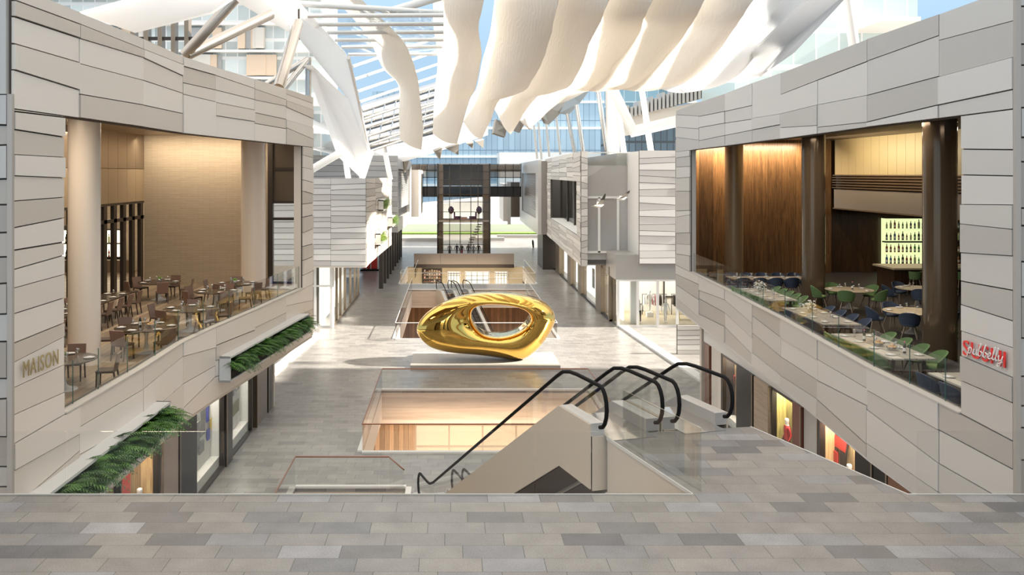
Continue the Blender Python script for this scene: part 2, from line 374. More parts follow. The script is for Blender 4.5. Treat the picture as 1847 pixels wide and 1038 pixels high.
# ---- lower mall floor with its four openings
VOIDS = [(-5.5, -1.6, 21.5, 32.1), (-3.55, 7.0, 36.3, 46.6), (-3.75, 7.1, 61.0, 87.0), (-5.15, 8.46, 91.6, 108.5)]
mb = MB(); xs = sorted({-22.0, 30.0, *[v[0] for v in VOIDS], *[v[1] for v in VOIDS]}); ys = sorted({18.0, 190.0, *[v[2] for v in VOIDS], *[v[3] for v in VOIDS]})
for y0, y1 in zip(ys, ys[1:]):
    run = None
    for x0, x1 in zip(xs, xs[1:]):
        hole = any(v[0] <= x0 and x1 <= v[1] and v[2] <= y0 and y1 <= v[3] for v in VOIDS)
        if hole:
            if run is not None: mb.box(run, x0, y0, y1, LOW-0.12, LOW); run = None
        elif run is None: run = x0
    mb.box(run, xs[-1], y0, y1, LOW-0.12, LOW)
struct('floor', mb, MALL)
mb = MB().box(-40, 50, 5, 190, BAS-0.3, BAS); struct('floor', mb, wood('basement_boards', (0.50, 0.30, 0.17), (0.66, 0.44, 0.27), 0.35, 'Y', 0.35, across=0))
FASC = mat('warm_white_fascia', (0.80, 0.72, 0.63), 0.5)
mb = MB()
for x0, x1, y0, y1 in VOIDS:
    for a, b in (((x0, y1), (x1, y1)), ((x1, y0), (x0, y0))):
        mb.wall(a, b, LOW-1.5, LOW-0.121, 0.16)
mb2 = MB()
for x0, x1, y0, y1 in VOIDS:
    for a, b in (((x0, y0), (x0, y1)), ((x1, y1), (x1, y0))): mb2.wall(a, b, LOW-1.5, LOW-0.121, 0.16)
struct('trim_3', mb2, WHITE)
struct('trim_3', mb, wood('striped_fascia', (0.56, 0.47, 0.39), (0.76, 0.67, 0.58), 0, 'X', 0.45, scale=.35))
mb = MB()
for x0, x1, y0, y1 in VOIDS:
    for a, b in (((x0, y1), (x1, y1)), ((x0, y0), (x0, y1)), ((x1, y1), (x1, y0)), ((x1, y0), (x0, y0))):
        mb.wall(a, b, LOW, LOW+0.07, 0.20)
struct('trim_4', mb, WHITE)
mb = MB()       # ceiling of the basement, around the openings
for y0, y1 in zip(ys, ys[1:]):
    run = None
    for x0, x1 in zip(xs, xs[1:]):
        hole = any(v[0] <= x0 and x1 <= v[1] and v[2] <= y0 and y1 <= v[3] for v in VOIDS)
        if hole:
            if run is not None: mb.box(run, x0-0.17, y0, y1, LOW-1.7, LOW-1.501); run = None
        elif run is None: run = x0+0.17
    mb.box(run, xs[-1], y0, y1, LOW-1.7, LOW-1.501)
struct('ceiling', mb, OFFW)
BR = mat('copper_rail', (0.30, 0.13, 0.08), 0.3, 0.7)
RW = mat('white_rail', (0.80, 0.78, 0.75), 0.3)
vd = [('glass railing around the nearest small floor opening at lower left', BR), ('glass railing with copper top rail around the floor opening in front of the gold sculpture', BR), ('glass railing with pale rail around the floor opening behind the gold sculpture', RW), ('glass railing with pale rail around the far floor opening beside the dark slab', RW)]
for (x0, x1, y0, y1), (lab, rm) in zip(VOIDS, vd):
    e = 0.0
    if y0 < 30: pts = [(x0, y0), (x0, y1), (x1-0.6, y1), (x1, y1-1.4)]
    elif y0 < 40: pts = [(x1, y1), (x0, y1), (x0, y0), (x1, y0), (x1, y1)]
    elif y0 < 70: pts = [(x0, y1), (x0, y0), (x1, y0), (x1, y1), (3.4, y1)]
    else: pts = [(x0+1.3, y1-3), (x0+1.3, 96), (x0, 94.5), (x0, y0), (x1, y0), (x1, y1-3)]
    railing('glass_balustrade', pts, LOW+0.05, 1.05, lab, rail=0.028, seg=3.0, gm=CLEARR, railmat=rm)
# basement shop fronts seen through the openings
GLOW = emit('basement_lit_wall', (1.0, 0.74, 0.52), 0.48)
WARMW = wood('warm_slats', (0.55, 0.38, 0.24), (0.72, 0.54, 0.38), 0.25, 'Z', 0.4, across=0)
def shop_glazing(name, label, x0, x1, y, z0, z1, nu, zs, mm, back, group=None):
    t = thing(name, label, 'shop front', (x0, y, z0), 0, group)
    m = MB().box(x0, x1, y+0.9, y+1.0, z0, z1); m.build('lit_back_wall', back, t)
    for i in range(nu+1):
        x = lerp(x0, x1, i/nu); MB().box(x-0.045, x+0.045, y-0.05, y+0.05, z0, z1).build('mullion', mm, t)
    for z in zs: MB().box(x0, x1, y-0.04, y+0.04, z-0.04, z+0.04).build('transom', mm, t)
    MB().box(x0, x1, y-0.01, y+0.01, z0, z1).build('glass_pane', SHOPG, t)
    return t
shop_glazing('basement_shop_front', 'glowing peach shop front with white mullions below the near floor opening', -1.9, 8.8, 48.4, BAS, LOW-1.73, 6, [BAS+2.6, BAS+3.75], OFFW, GLOW)
mb = MB().box(-4.29, -1.95, 47.6, 48.4, BAS, LOW-1.55); struct('wall_back_lower', mb, WARMW)
mb = MB().box(-7.5, -4.3, 34, 48.4, BAS, LOW-1.55); struct('wall_left_lower', mb, OFFW)
mb = MB().box(8.9, 9.2, 34, 48.4, BAS, LOW-1.55); struct('wall_right_lower', mb, OFFW)
mb = MB().box(-6, 10, 90.0, 90.3, BAS, LOW-1.55); struct('wall_back_lower', mb, wood('warm_slats_dark', (0.30, 0.17, 0.09), (0.50, 0.30, 0.17), 0.3, 'Z', 0.4, across=0))
mb = MB().box(-6.4, -6.1, 58, 90, BAS, LOW-1.55); struct('wall_left_lower', mb, OFFW)
mb = MB().box(9.4, 9.7, 58, 90, BAS, LOW-1.55); struct('wall_right_lower', mb, OFFW)

# ================================================================== CURVED FACADES OF THE TWO RESTAURANTS
SILL = 0.35; ZT = 8.42; ZS = 6.25; ZB = -1.88
SL = [(20, 801), (113, 747), (255, 664), (327, 618), (386, 590.5), (457, 560), (514, 534), (542, 522), (563, 512)]
SR = [(1221, 478), (1263, 499.4), (1309.5, 521.7), (1359, 549), (1411, 575), (1478, 612.7), (1568, 663), (1698, 727), (1738, 747), (1833, 797)]
def plan(px, tab):
    y = interp(tab, px); Y = (EYE-SILL)*FPX/(y-VY)
    return Vector(((px-VX)/FPX*Y, Y))
def zpx(py, Y): return EYE-(py-VY)*Y/FPX
def panel(mb, a, b, zs, side, mi, th, gap=0.018, back=0.0):
    """zs = (z at a top, z at b top, z at b bottom, z at a bottom)"""
    d = (b-a).normalized(); n = Vector((-d.y, d.x))
    if n.x*side > 0: n = -n
    g = gap/2; a2 = a+d*g; b2 = b-d*g
    P = [Vector((a2.x, a2.y, zs[3]+g)), Vector((b2.x, b2.y, zs[2]+g)), Vector((b2.x, b2.y, zs[1]-g)), Vector((a2.x, a2.y, zs[0]-g))]
    if P[3].z <= P[0].z+0.01 and P[2].z <= P[1].z+0.01: return
    n3 = Vector((n.x, n.y, 0))
    mb.hexa([p+n3*back for p in P], [p+n3*th for p in P], mi)
def backing(mb, a, b, z0, z1, side, th=0.28, mi=3):
    d = (b-a).normalized(); n = Vector((-d.y, d.x))
    if n.x*side > 0: n = -n
    n3 = Vector((n.x, n.y, 0))*-th
    P = [Vector((a.x, a.y, z0)), Vector((b.x, b.y, z0)), Vector((b.x, b.y, z1)), Vector((a.x, a.y, z1))]
    mb.hexa(P, [p+n3 for p in P], mi)
def column_panels(mb, pa, pb, joints, side, seed, z_first=None, z_last=None):
    rr = random.Random(seed); last = None
    for k in range(len(joints)-1):
        (t0, t1), (b0, b1) = joints[k], joints[k+1]
        mi = rr.choice([0, 0, 1, 1, 2]); 
        if mi == last: mi = (mi+1) % 3
        last = mi
        panel(mb, pa, pb, (t0, t1, b1, b0), side, mi, rr.choice([0.045, 0.055, 0.075]), rr.choice([0.014, 0.018, 0.03]))
def fascia(cols, tab, side, off, sc, seed):
    """cols: px left, px right, joints measured on an enlarged crop (offset off, scale sc) from the roof edge down"""
    mb = MB()
    for i, (xa, xb, js) in enumerate(cols):
        pa, pb = plan(xa, tab), plan(xb, tab)
        J = [(ZT, ZT)]+[(zpx(off+ya/sc, pa.y), zpx(off+yb/sc, pb.y)) for ya, yb in js]+[(ZS, ZS)]
        column_panels(mb, pa, pb, J, side, seed+i); backing(mb, pa, pb, ZS, ZT, side)
    return mb
colsL = [(20, 139, [(0, 133), (90, 210), (240, 345), (385, 497)]), (139, 255, [(133, 272), (212, 318), (350, 443), (518, 578)]), (255, 327, [(272, 357), (318, 418), (443, 515), (578, 625)]),
         (327, 386, [(365, 415), (455, 495), (520, 562)]), (386, 457, [(415, 488), (495, 548), (565, 607), (637, 670)]), (457, 514, [(490, 550), (550, 585), (620, 657), (680, 710)]),
         (514, 563, [(518, 572), (555, 605), (590, 655), (660, 705), (705, 768)])]
colsR = [(1221, 1263, [(512, 518), (567, 575), (613, 625)]), (1263, 1309.5, [(520, 497), (570, 550), (628, 604)]), (1309.5, 1359, [(497, 470), (550, 532), (604, 580)]), (1359, 1411, [(528, 508), (580, 555)]),
         (1411, 1478, [(422, 358), (508, 468), (570, 560)]), (1478, 1568, [(358, 275), (468, 425), (568, 545)]), (1568, 1698, [(272, 158), (425, 340), (545, 468)]), (1698, 1833, [(180, 92), (343, 255), (468, 398)])]
LCL = [mat('lit_tone_cladding_light', (0.79, 0.735, 0.675), 0.38, 0.1, spec=0.4), mat('lit_tone_cladding_mid', (0.73, 0.67, 0.605), 0.38, 0.1, spec=0.4), mat('lit_tone_cladding_dark', (0.62, 0.56, 0.495), 0.36, 0.15, spec=0.4)]  # same cladding as the right; warm light on this side put into the colour
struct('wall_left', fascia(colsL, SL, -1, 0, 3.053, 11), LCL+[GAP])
struct('wall_right', fascia(colsR, SR, 1, 0, 2.4726, 29), CLAD+[GAP])
def pier(xa, xb, tab, side, ya, yb, seed, ztop=ZS, zbot=SILL, depth=0.9):
    mb = MB(); pa, pb = plan(xa, tab), plan(xb, tab)
    J = [(ztop, ztop)]+[(zpx(u, pa.y), zpx(v, pb.y)) for u, v in zip(ya, yb)]+[(zbot, zbot)]
    column_panels(mb, pa, pb, J, side, seed); backing(mb, pa, pb, zbot, ztop, side, 0.05); d = (pb-pa).normalized(); n = Vector((-d.y, d.x)); n = -n if n.x*side < 0 else n
    backing(mb, pa+n*0.05, pb+n*0.05, zbot, ztop, side, depth, 1)
    return mb
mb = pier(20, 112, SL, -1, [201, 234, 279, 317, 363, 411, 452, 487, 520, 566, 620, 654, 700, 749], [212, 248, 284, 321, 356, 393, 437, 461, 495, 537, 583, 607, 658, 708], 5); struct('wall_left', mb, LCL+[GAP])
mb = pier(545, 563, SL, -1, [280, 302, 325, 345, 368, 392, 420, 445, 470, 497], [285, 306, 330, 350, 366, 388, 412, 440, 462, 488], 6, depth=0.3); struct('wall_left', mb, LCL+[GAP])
tw_ = MB().box(31, 46, -15, 39, LOW, 34).build('sun_blocking_tower', grid('sun_blocker_wall', 1, 2.4, 3.4, .2, .6, (.45, .50, .52), (.70, .69, .67), .25, .1)); tag(tw_, 'added unseen tower behind the right restaurant, blocking sun from the near facades', 'building')  # unseen block added only to keep direct sun off the near facades
mb = pier(1738, 1833, SR, 1, [269, 316, 369, 404, 456, 507, 550, 597, 642, 686], [270, 318, 370, 414, 462, 524, 580, 628, 682, 727], 8); struct('wall_right', mb, CLAD+[GAP])
mb = pier(1221, 1246, SR, 1, [285, 302, 322, 345, 381, 392, 421, 440, 458], [282, 300, 320, 345, 380, 388, 420, 442, 462], 9, depth=0.2); struct('wall_right', mb, CLAD+[GAP])
def lower_band(bounds, tab, side, seed, nj=4):
    rr = random.Random(seed); mb = MB(); F = {}
    for b in bounds: F[b] = None
    base = [0.24, 0.5, 0.77]
    prev = [f+rr.uniform(-.05, .05) for f in base]
    for a, b in zip(bounds, bounds[1:]):
        pa, pb = plan(a, tab), plan(b, tab)
        start = prev if rr.random() < 0.65 else [f+rr.uniform(-.08, .08) for f in base]
        end = [f+rr.uniform(-.09, .09) for f in base]
        J = [(SILL, SILL)]+[(lerp(SILL, ZB, s), lerp(SILL, ZB, e)) for s, e in zip(start, end)]+[(ZB, ZB)]
        column_panels(mb, pa, pb, J, side, seed*31+int(a)); backing(mb, pa, pb, ZB, SILL, side, 0.25)
        prev = end
    return mb
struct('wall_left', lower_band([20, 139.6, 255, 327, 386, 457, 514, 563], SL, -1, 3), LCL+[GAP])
struct('wall_right', lower_band([1221, 1263, 1309.5, 1359, 1411, 1478, 1568, 1698, 1833], SR, 1, 4), CLAD+[GAP])
def sillcap(bounds, tab, side):
    mb = MB()
    for a, b in zip(bounds, bounds[1:]):
        pa, pb = plan(a, tab), plan(b, tab); s = side
        mb.hexa([(pa.x-s*0.09, pa.y, SILL), (pb.x-s*0.09, pb.y, SILL), (pb.x+s*0.12, pb.y, SILL), (pa.x+s*0.12, pa.y, SILL)], [(pa.x-s*0.09, pa.y, SILL+.03), (pb.x-s*0.09, pb.y, SILL+.03), (pb.x+s*0.12, pb.y, SILL+.03), (pa.x+s*0.12, pa.y, SILL+.03)])
    return mb
bl = [113, 139.6, 255, 327, 386, 457, 514, 545]; br = [1247, 1263, 1309.5, 1359, 1411, 1478, 1568, 1698, 1737]
struct('trim_5', sillcap(bl, SL, -1), CLAD[1]); struct('trim_6', sillcap(br, SR, 1), CLAD[1])
# glass guards standing on the sills
def sill_glass(tab, bounds, side, label):
    t = thing('glass_balustrade', label, 'railing', (plan(bounds[0], tab).x, plan(bounds[0], tab).y, SILL))
    for a, b in zip(bounds, bounds[1:]):
        pa = plan(a, tab)+Vector((side*0.08, 0)); pb = plan(b, tab)+Vector((side*0.08, 0)); d = (pb-pa).normalized()*0.012
        p = MB().wall(pa+d, pb-d, SILL+.03, SILL+0.93, 0.016).build('glass_pane', RAILG, t)
        m = MB().wall(pb-d, pb-d*0.3, SILL+.03, SILL+0.93, 0.018); m.build('pane_edge', GEDGE, p)
    return t
sill_glass(SL, [114, 139.6, 185, 237, 286, 327, 372, 418, 463, 505, 543], -1, 'frameless glass guard on the curved sill of the brown restaurant at left')
sill_glass(SR, [1248, 1290, 1332, 1372, 1411, 1460, 1507, 1570, 1634, 1698, 1736], 1, 'frameless glass guard on the sill of the dark wood restaurant at right')
# returns at the frame edges and the projecting block at upper left
def flat_clad(mb, p0, p1, z0, z1, cols, rows, seed, side=None, jit=0.3, ncol=3, nrm=None):
    """strip cladding on the upright plane p0 -> p1 (plan points); columns as fractions; rows per column"""
    rr = random.Random(seed); p0 = Vector(p0); p1 = Vector(p1); d = (p1-p0).normalized(); n = Vector((d.y, -d.x)) if nrm is None else Vector(nrm).normalized()
    fr = [0]+cols+[1]
    for ci in range(len(fr)-1):
        a = p0+(p1-p0)*fr[ci]; b = p0+(p1-p0)*fr[ci+1]; h = (z1-z0)/rows
        J = [(z1, z1)]
        for k in range(1, rows): J.append((z1-h*k+rr.uniform(-jit, jit)*h, z1-h*k+rr.uniform(-jit, jit)*h))
        J.append((z0, z0)); last = None
        for (t0, t1), (b0, b1) in zip(J, J[1:]):
            mi = rr.choice([0, 0, 1, 1, 2]); mi = (mi+1) % 3 if mi == last else mi; last = mi; g = 0.016
            e = d*g/2; P = [(a+e, b0+g), (b-e, b1+g), (b-e, t1-g), (a+e, t0-g)]
            th = rr.choice([0.04, 0.05, 0.08]); Q = [Vector((q.x, q.y, z)) for q, z in P]
            mb.hexa(Q, [q+Vector((n.x, n.y, 0))*th for q in Q], mi)
    P = [Vector((q.x, q.y, z)) for q, z in ((p0, z0), (p1, z0), (p1, z1), (p0, z1))]
    mb.hexa(P, [q-Vector((n.x, n.y, 0))*0.2 for q in P], 3)
    return mb
cl = plan(20, SL); cr_ = plan(1833, SR)
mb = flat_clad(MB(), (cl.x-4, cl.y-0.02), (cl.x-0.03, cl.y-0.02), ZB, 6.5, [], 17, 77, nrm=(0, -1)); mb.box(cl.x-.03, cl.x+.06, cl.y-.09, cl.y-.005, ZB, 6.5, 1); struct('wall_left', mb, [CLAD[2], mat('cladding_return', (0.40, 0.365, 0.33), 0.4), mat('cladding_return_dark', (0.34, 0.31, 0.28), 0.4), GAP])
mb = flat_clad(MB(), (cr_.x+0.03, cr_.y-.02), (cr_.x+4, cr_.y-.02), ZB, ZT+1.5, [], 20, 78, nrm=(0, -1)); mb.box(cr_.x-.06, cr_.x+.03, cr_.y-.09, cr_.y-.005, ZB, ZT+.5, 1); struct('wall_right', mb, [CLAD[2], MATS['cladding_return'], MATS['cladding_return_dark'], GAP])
mb = MB().box(-14, onz(25, 175, 6.5).x if False else -7.78, 15.9, 17.2, 6.5, 13); struct('wall_left', mb, CLAD[2])
# roofs / soffits over the restaurants, floors and inner walls
FL_L = -0.15; FL_R = -0.30
def strip_slab(bounds, tab, xfar, z0, z1, inset=0.2):
    s = 1 if xfar > 0 else -1; mb = MB()
    for a, b in zip(bounds, bounds[1:]):
        pa, pb = plan(a, tab), plan(b, tab)
        mb.hexa([(pa.x+s*inset, pa.y, z0), (pb.x+s*inset, pb.y, z0), (xfar, pb.y, z0), (xfar, pa.y, z0)], [(pa.x+s*inset, pa.y, z1), (pb.x+s*inset, pb.y, z1), (xfar, pb.y, z1), (xfar, pa.y, z1)])
    return mb
bL = [20, 113, 255, 327, 386, 457, 514, 563]; bR = [1221, 1263, 1309.5, 1359, 1411, 1478, 1568, 1698, 1833]
LB = wood('oak_floor_boards', (0.30, 0.225, 0.155), (0.46, 0.36, 0.26), 0.22, 'Y', 0.3, across=0)
mb = strip_slab(bL, SL, -24, FL_L-0.2, FL_L); mb.box(-24, -8.4, plan(563, SL).y, 52, FL_L-0.2, FL_L); mb.box(-8.4, -6.7, plan(563, SL).y, 43.5, FL_L-0.2, FL_L); struct('floor', mb, LB)
mb = strip_slab(bR, SR, 30, FL_R-0.2, FL_R); mb.box(12.7, 30, plan(1221, SR).y, 51, FL_R-0.2, FL_R); struct('floor', mb, mat('dark_carpet', (0.014, 0.010, 0.008), 0.55, 0, 0.5, 6))
mb = strip_slab(bL, SL, -24, 6.95, 7.3); mb.box(-24, -8.4, plan(563, SL).y, 52, 6.95, 7.3); mb.box(-8.4, -6.7, plan(563, SL).y, 43.5, 6.95, 7.3); struct('ceiling', mb, mat('gold_brown_ceiling', (0.33, 0.24, 0.14), 0.4))
mb = strip_slab(bR, SR, 30, 6.95, 7.3); mb.box(12.7, 30, plan(1221, SR).y, 51, 6.95, 7.3); struct('ceiling', mb, mat('dark_ceiling', (0.10, 0.07, 0.05), 0.5))
mb = strip_slab(bL, SL, -12, ZB-0.1, ZB+0.02, 0.0); struct('ceiling', mb, BEIGE)
mb = strip_slab(bR, SR, 16, ZB-0.1, ZB+0.02, 0.0); struct('ceiling', mb, WHITE)
# left restaurant walls
STONE, t_, p_ = newmat('split_stone_wall')
g_ = t_.nodes.new('ShaderNodeTexCoord'); mp_ = t_.nodes.new('ShaderNodeMapping'); mp_.inputs['Rotation'].default_value = (PI/2, 0, 0); bk = t_.nodes.new('ShaderNodeTexBrick')
bk.inputs['Color1'].default_value = (0.47, 0.385, 0.28, 1); bk.inputs['Color2'].default_value = (0.415, 0.335, 0.24, 1); bk.inputs['Mortar'].default_value = (0.37, 0.295, 0.21, 1)
bk.inputs['Scale'].default_value = 1.0; bk.inputs['Mortar Size'].default_value = 0.012; bk.inputs['Brick Width'].default_value = 0.55; bk.inputs['Row Height'].default_value = 0.07
t_.links.new(g_.outputs['Object'], mp_.inputs[0]); t_.links.new(mp_.outputs[0], bk.inputs['Vector']); t_.links.new(bk.outputs['Color'], p_.inputs['Base Color']); p_.inputs['Roughness'].default_value = 0.75
b_ = t_.nodes.new('ShaderNodeBump'); b_.inputs['Strength'].default_value = 0.4; b_.inputs['Distance'].default_value = 0.02; t_.links.new(bk.outputs['Fac'], b_.inputs['Height']); b_.invert = True; t_.links.new(b_.outputs[0], p_.inputs['Normal'])
mb = MB().box(-14.65, -8.75, 43.4, 43.7, FL_L, 7.0); struct('wall_back', mb, STONE)
mb = MB().box(-24, -23.7, 10, 52, FL_L, 7.0); struct('wall_left', mb, BEIGE)
mb = MB().box(-24, -8.0, 16.25, 16.45, FL_L, 6.9); struct('wall_front', mb, BEIGE)
# bronze bulkhead with panels above the timber screen, bar room behind
mb = MB(); pA, pB = Vector((-14.65, 32.09)), Vector((-14.65, 43.4)); dd = (pB-pA)
pA2 = pA-dd*0.6
for i in range(16):
    q0 = pA2+(pB-pA2)*(i/16); q1 = pA2+(pB-pA2)*((i+1)/16)-dd.normalized()*0.02
    mb.wall(q0, q1, 5.35, 6.95, 0.1, 0); mb.wall(q0, q1, 3.8, 5.32, 0.1, 1)
struct('wall_screen', mb, [BRONZE, mat('tan_panel', (0.42, 0.325, 0.215), 0.35, 0.3)])
t = thing('timber_screen', 'dark slatted timber screen in front of the bar in the left restaurant', 'screen', (pA2.x, pA2.y, FL_L))
for i in range(1, 17):
    q = pA2+(pB-pA2)*((i-0.2)/16); d = dd.normalized()*0.24
    MB().wall(q-d, q+d*0.5, FL_L, 3.72, 0.16).build('post', DARKM, t)
MB().wall(pA2, pB, 3.72, 3.82, 0.2).build('head_rail', DARKM, t); MB().wall(pA2, pB, 2.98, 3.14, 0.12).build('cross_rail', DARKM, t)
mb = MB().box(-23.7, -14.6, 49.6, 49.9, FL_L, 7.0); struct('wall_back', mb, mat('cream_stone', (0.62, 0.51, 0.37), 0.6, 0, 0.12, 5))
t = thing('back_bar', 'lit shelving with two rows of bottles behind the timber screen', 'bar', (-20, 49.4, FL_L))
GL1 = emit('bar_backlight', (1.0, 0.90, 0.66), 1.1)
MB().box(-23.4, -17.9, 49.5, 49.58, 0.6, 2.05).build('backlit_panel', GL1, t)
for z in (0.55, 1.3, 2.05): MB().box(-23.4, -17.85, 49.2, 49.6, z, z+0.06).build('shelf', DARKM, t)
MB().box(-23.4, -17.0, 48.4, 48.9, FL_L, 0.0+0.5).build('counter', BRONZE, t)
BARL = [(-23.2+0.29*i, 49.36, 1.36 if k else 0.61) for k in (0, 1) for i in range(18)]
# window wall at the far end of the left restaurant
t = thing('window_wall', 'bronze framed window with two dark upper panels at the far end of the left restaurant', 'window', (-8.75, 43.6, FL_L))
wx0, wx1 = at(485, 300, 43.6).x, at(540, 300, 43.6).x
for x in (wx0+0.1, wx1+0.5): MB().box(x-0.12, x+0.12, 43.4, 43.7, FL_L, 7.0).build('jamb', DARKM, t)
for z in (5.35, 3.75, 2.95, -0.1): MB().box(wx0, wx1+0.5, 43.45, 43.65, z-0.06, z+0.06).build('transom', DARKM, t)
for z0, z1 in ((5.41, 6.95), (3.81, 5.29)): MB().box(wx0+.2, wx1+.4, 43.52, 43.6, z0, z1).build('dark_panel', mat('dark_brown_panel', (0.10, 0.075, 0.05), 0.4), t)
MB().box(wx0+.2, wx1+.4, 43.53, 43.57, -0.05, 3.7).build('glass_pane', SHOPG, t)
mb = MB().box(wx1+0.5, -6.72, 43.4, 43.6, FL_L, 7); struct('wall_back', mb, BEIGE)
# round columns
def round_column(name, x, y, r, z0, z1, m, label):
    o = MB().lathe([(r, z0-z0), (r, z1-z0)], 40).build(name, m); o.location = (x, y, z0); tag(o, label, 'column')
    return o
CREAM = mat('cream_column', (0.86, 0.76, 0.66), 0.28)
c = at(152, 400, 25.2); round_column('round_column', c.x, c.y, 0.43, FL_L, 6.95, CREAM, 'large cream round column at the near end of the left restaurant')
c = at(457, 400, 41.3); round_column('round_column', c.x, c.y, 0.55, FL_L, 6.95, CREAM, 'cream round column in front of the stone wall at far right of the left restaurant')
BRC = mat('dark_gloss_column', (0.14, 0.098, 0.062), 0.12, 0.35); BRL = mat('bronze_column', (0.42, 0.28, 0.16), 0.32, 0.2)
c = at(1467, 400, 37.9); round_column('round_column', c.x, c.y, 0.47, FL_R, 6.95, BRC, 'glossy dark brown column between the long tables and the green round table')
c = at(1695, 400, 26.5); round_column('round_column', c.x, c.y, 0.46, FL_R, 6.95, BRC, 'glossy dark brown column nearest the right end of the dark restaurant')
c = at(1324, 400, 48.0); round_column('round_column', c.x, c.y, 0.47, FL_R, 6.95, BRL, 'lighter bronze column against the wood wall at the far left of the dark restaurant')
# right restaurant walls
WALN = wood('walnut_boards', (0.07, 0.033, 0.013), (0.25, 0.128, 0.048), 0.75, 'Z', 0.38, across=0)
mb = MB().box(12.45, 20.7, 49.6, 49.9, FL_R, 6.95); struct('wall_back', mb, WALN)
mb = MB().box(20.7, 30, 50.4, 50.7, FL_R, 6.95); struct('wall_back', mb, wood('dark_walnut', (0.02, 0.009, 0.004), (0.085, 0.042, 0.016), 0.9, 'Z', 0.4, across=0))
mb = MB().box(29.7, 30, 12, 51, FL_R, 6.95); struct('wall_right', mb, MATS['dark_walnut'])
mb = MB().box(10.5, 30, 16.4, 16.6, FL_R, 6.9); struct('wall_front', mb, MATS['dark_walnut'])
mb = MB().box(12.3, 12.45, 47.6, 50, FL_R, 6.95); struct('wall_right', mb, TAUPE)
# bulkhead above the bar: cream boards, louvre band, taupe beam
mb = MB()
for i in range(34):
    y = 49.6-i*0.86; mb.box(20.9, 21.0, y-0.84, y, 5.05, 6.95, 0)
mb.box(20.85, 21.0, 20.4, 49.6, 3.24, 4.28, 1); mb.box(20.78, 21.02, 20.4, 49.6, 3.2, 3.27, 2); mb.box(20.78, 21.02, 20.4, 49.6, 5.0, 5.06, 2)
struct('wall_right', mb, [mat('cream_board', (0.50, 0.40, 0.22), 0.5), TAUPE, BRONZE])
t = thing('louvre_band', 'copper brown louvre band under the cream boards above the bar', 'vent', (20.9, 35, 4.3))
for i in range(5): MB().box(20.74, 20.95, 20.4, 49.6, 4.34+i*0.135, 4.39+i*0.135).build('slat', BRONZE, t)
MB().box(20.96, 21.0, 20.4, 49.6, 4.3, 5.0).build('backing', DARKM, t)
# bar counter and backlit bottle shelves
t = thing('bar_counter', 'walnut bar counter with pale top at the back of the dark restaurant', 'bar', (20.1, 41.3, FL_R))
MB().box(20.2, 29, 41.5, 43.2, FL_R, 0.74).build('body', MATS['dark_walnut'], t); MB().box(20.08, 29, 41.3, 43.4, 0.74, 0.82).build('countertop', mat('pale_bar_top', (0.55, 0.44, 0.30), 0.35), t)
t = thing('bottle_shelf', 'large backlit greenish yellow bottle shelf behind the bar', 'shelf', (23.7, 50.2, 0))
sx0, sx1 = at(1594, 400, 50).x, at(1731, 400, 50).x
MB().box(sx0, sx1, 50.2, 50.3, 0.05, 2.66).build('backlit_panel', emit('shelf_backlight', (0.86, 0.95, 0.50), 0.5), t)
for z in (0.04, 0.72, 1.34, 2.02): MB().box(sx0, sx1, 49.75, 50.2, z, z+(0.07 if z in (0.04, 1.34) else 0.02)).build('shelf_board', DARKM if z in (0.04, 1.34) else SHOPG, t)
MB().box(sx0, sx1, 49.75, 50.3, 2.66, 2.72).build('top_board', DARKM, t)
BARR = [(sx0+0.14+0.22*i, 49.95, z) for z in (0.11, 0.74, 1.41, 2.04) for i in range(int((sx1-sx0-0.2)/0.22)+1)]
# ================================================================== GOLD SCULPTURE ON ITS PLINTH
t = MB().box(-2.33, 6.20, 51.7, 55.6, LOW, LOW+0.2).build('stone_plinth', mat('plinth_stone', (0.44, 0.40, 0.35), 0.5, 0, 0.06, 3)); tag(t, 'low flat stone plinth under the gold ring sculpture', 'plinth')
SY = 53.5; kpx = FPX/SY
def spx(x, y): return Vector(((700+x/5.191-VX)/kpx, EYE-(480+y/5.191-VY)/kpx))     # crop pixels -> metres in the sculpture's upright plane
OUT = [spx(*p) for p in [(1562, 510), (1535, 425), (1440, 345), (1290, 295), (1100, 272), (900, 268), (730, 290), (600, 330), (480, 385), (370, 455), (295, 540), (268, 620), (300, 700), (390, 778), (520, 820), (640, 838), (800, 850), (960, 868), (1100, 888), (1215, 900), (1310, 870), (1420, 775), (1510, 650), (1550, 570)]]
INN = [spx(*p) for p in [(1320, 500), (1305, 450), (1255, 412), (1180, 385), (1090, 368), (990, 362), (910, 366), (850, 380), (805, 405), (782, 440), (778, 480), (785, 520), (800, 555), (825, 590), (860, 622), (905, 648), (960, 662), (1020, 668), (1080, 664), (1140, 652), (1200, 630), (1250, 600), (1290, 565), (1312, 530)]]
def resample(pts, n):
    res = []; m = len(pts)
    for i in range(n):
        f = i*m/n; k = int(f); u = f-k; p0, p1, p2, p3 = [pts[(k+q-1) % m] for q in range(4)]
        res.append(0.5*((2*p1)+(p2-p0)*u+(2*p0-5*p1+4*p2-p3)*u*u+(3*p1-p0-3*p2+p3)*u**3))
    return res
NU, NV = 96, 36; OO, II = resample(OUT, NU), resample(INN, NU); sv = []; sf = []
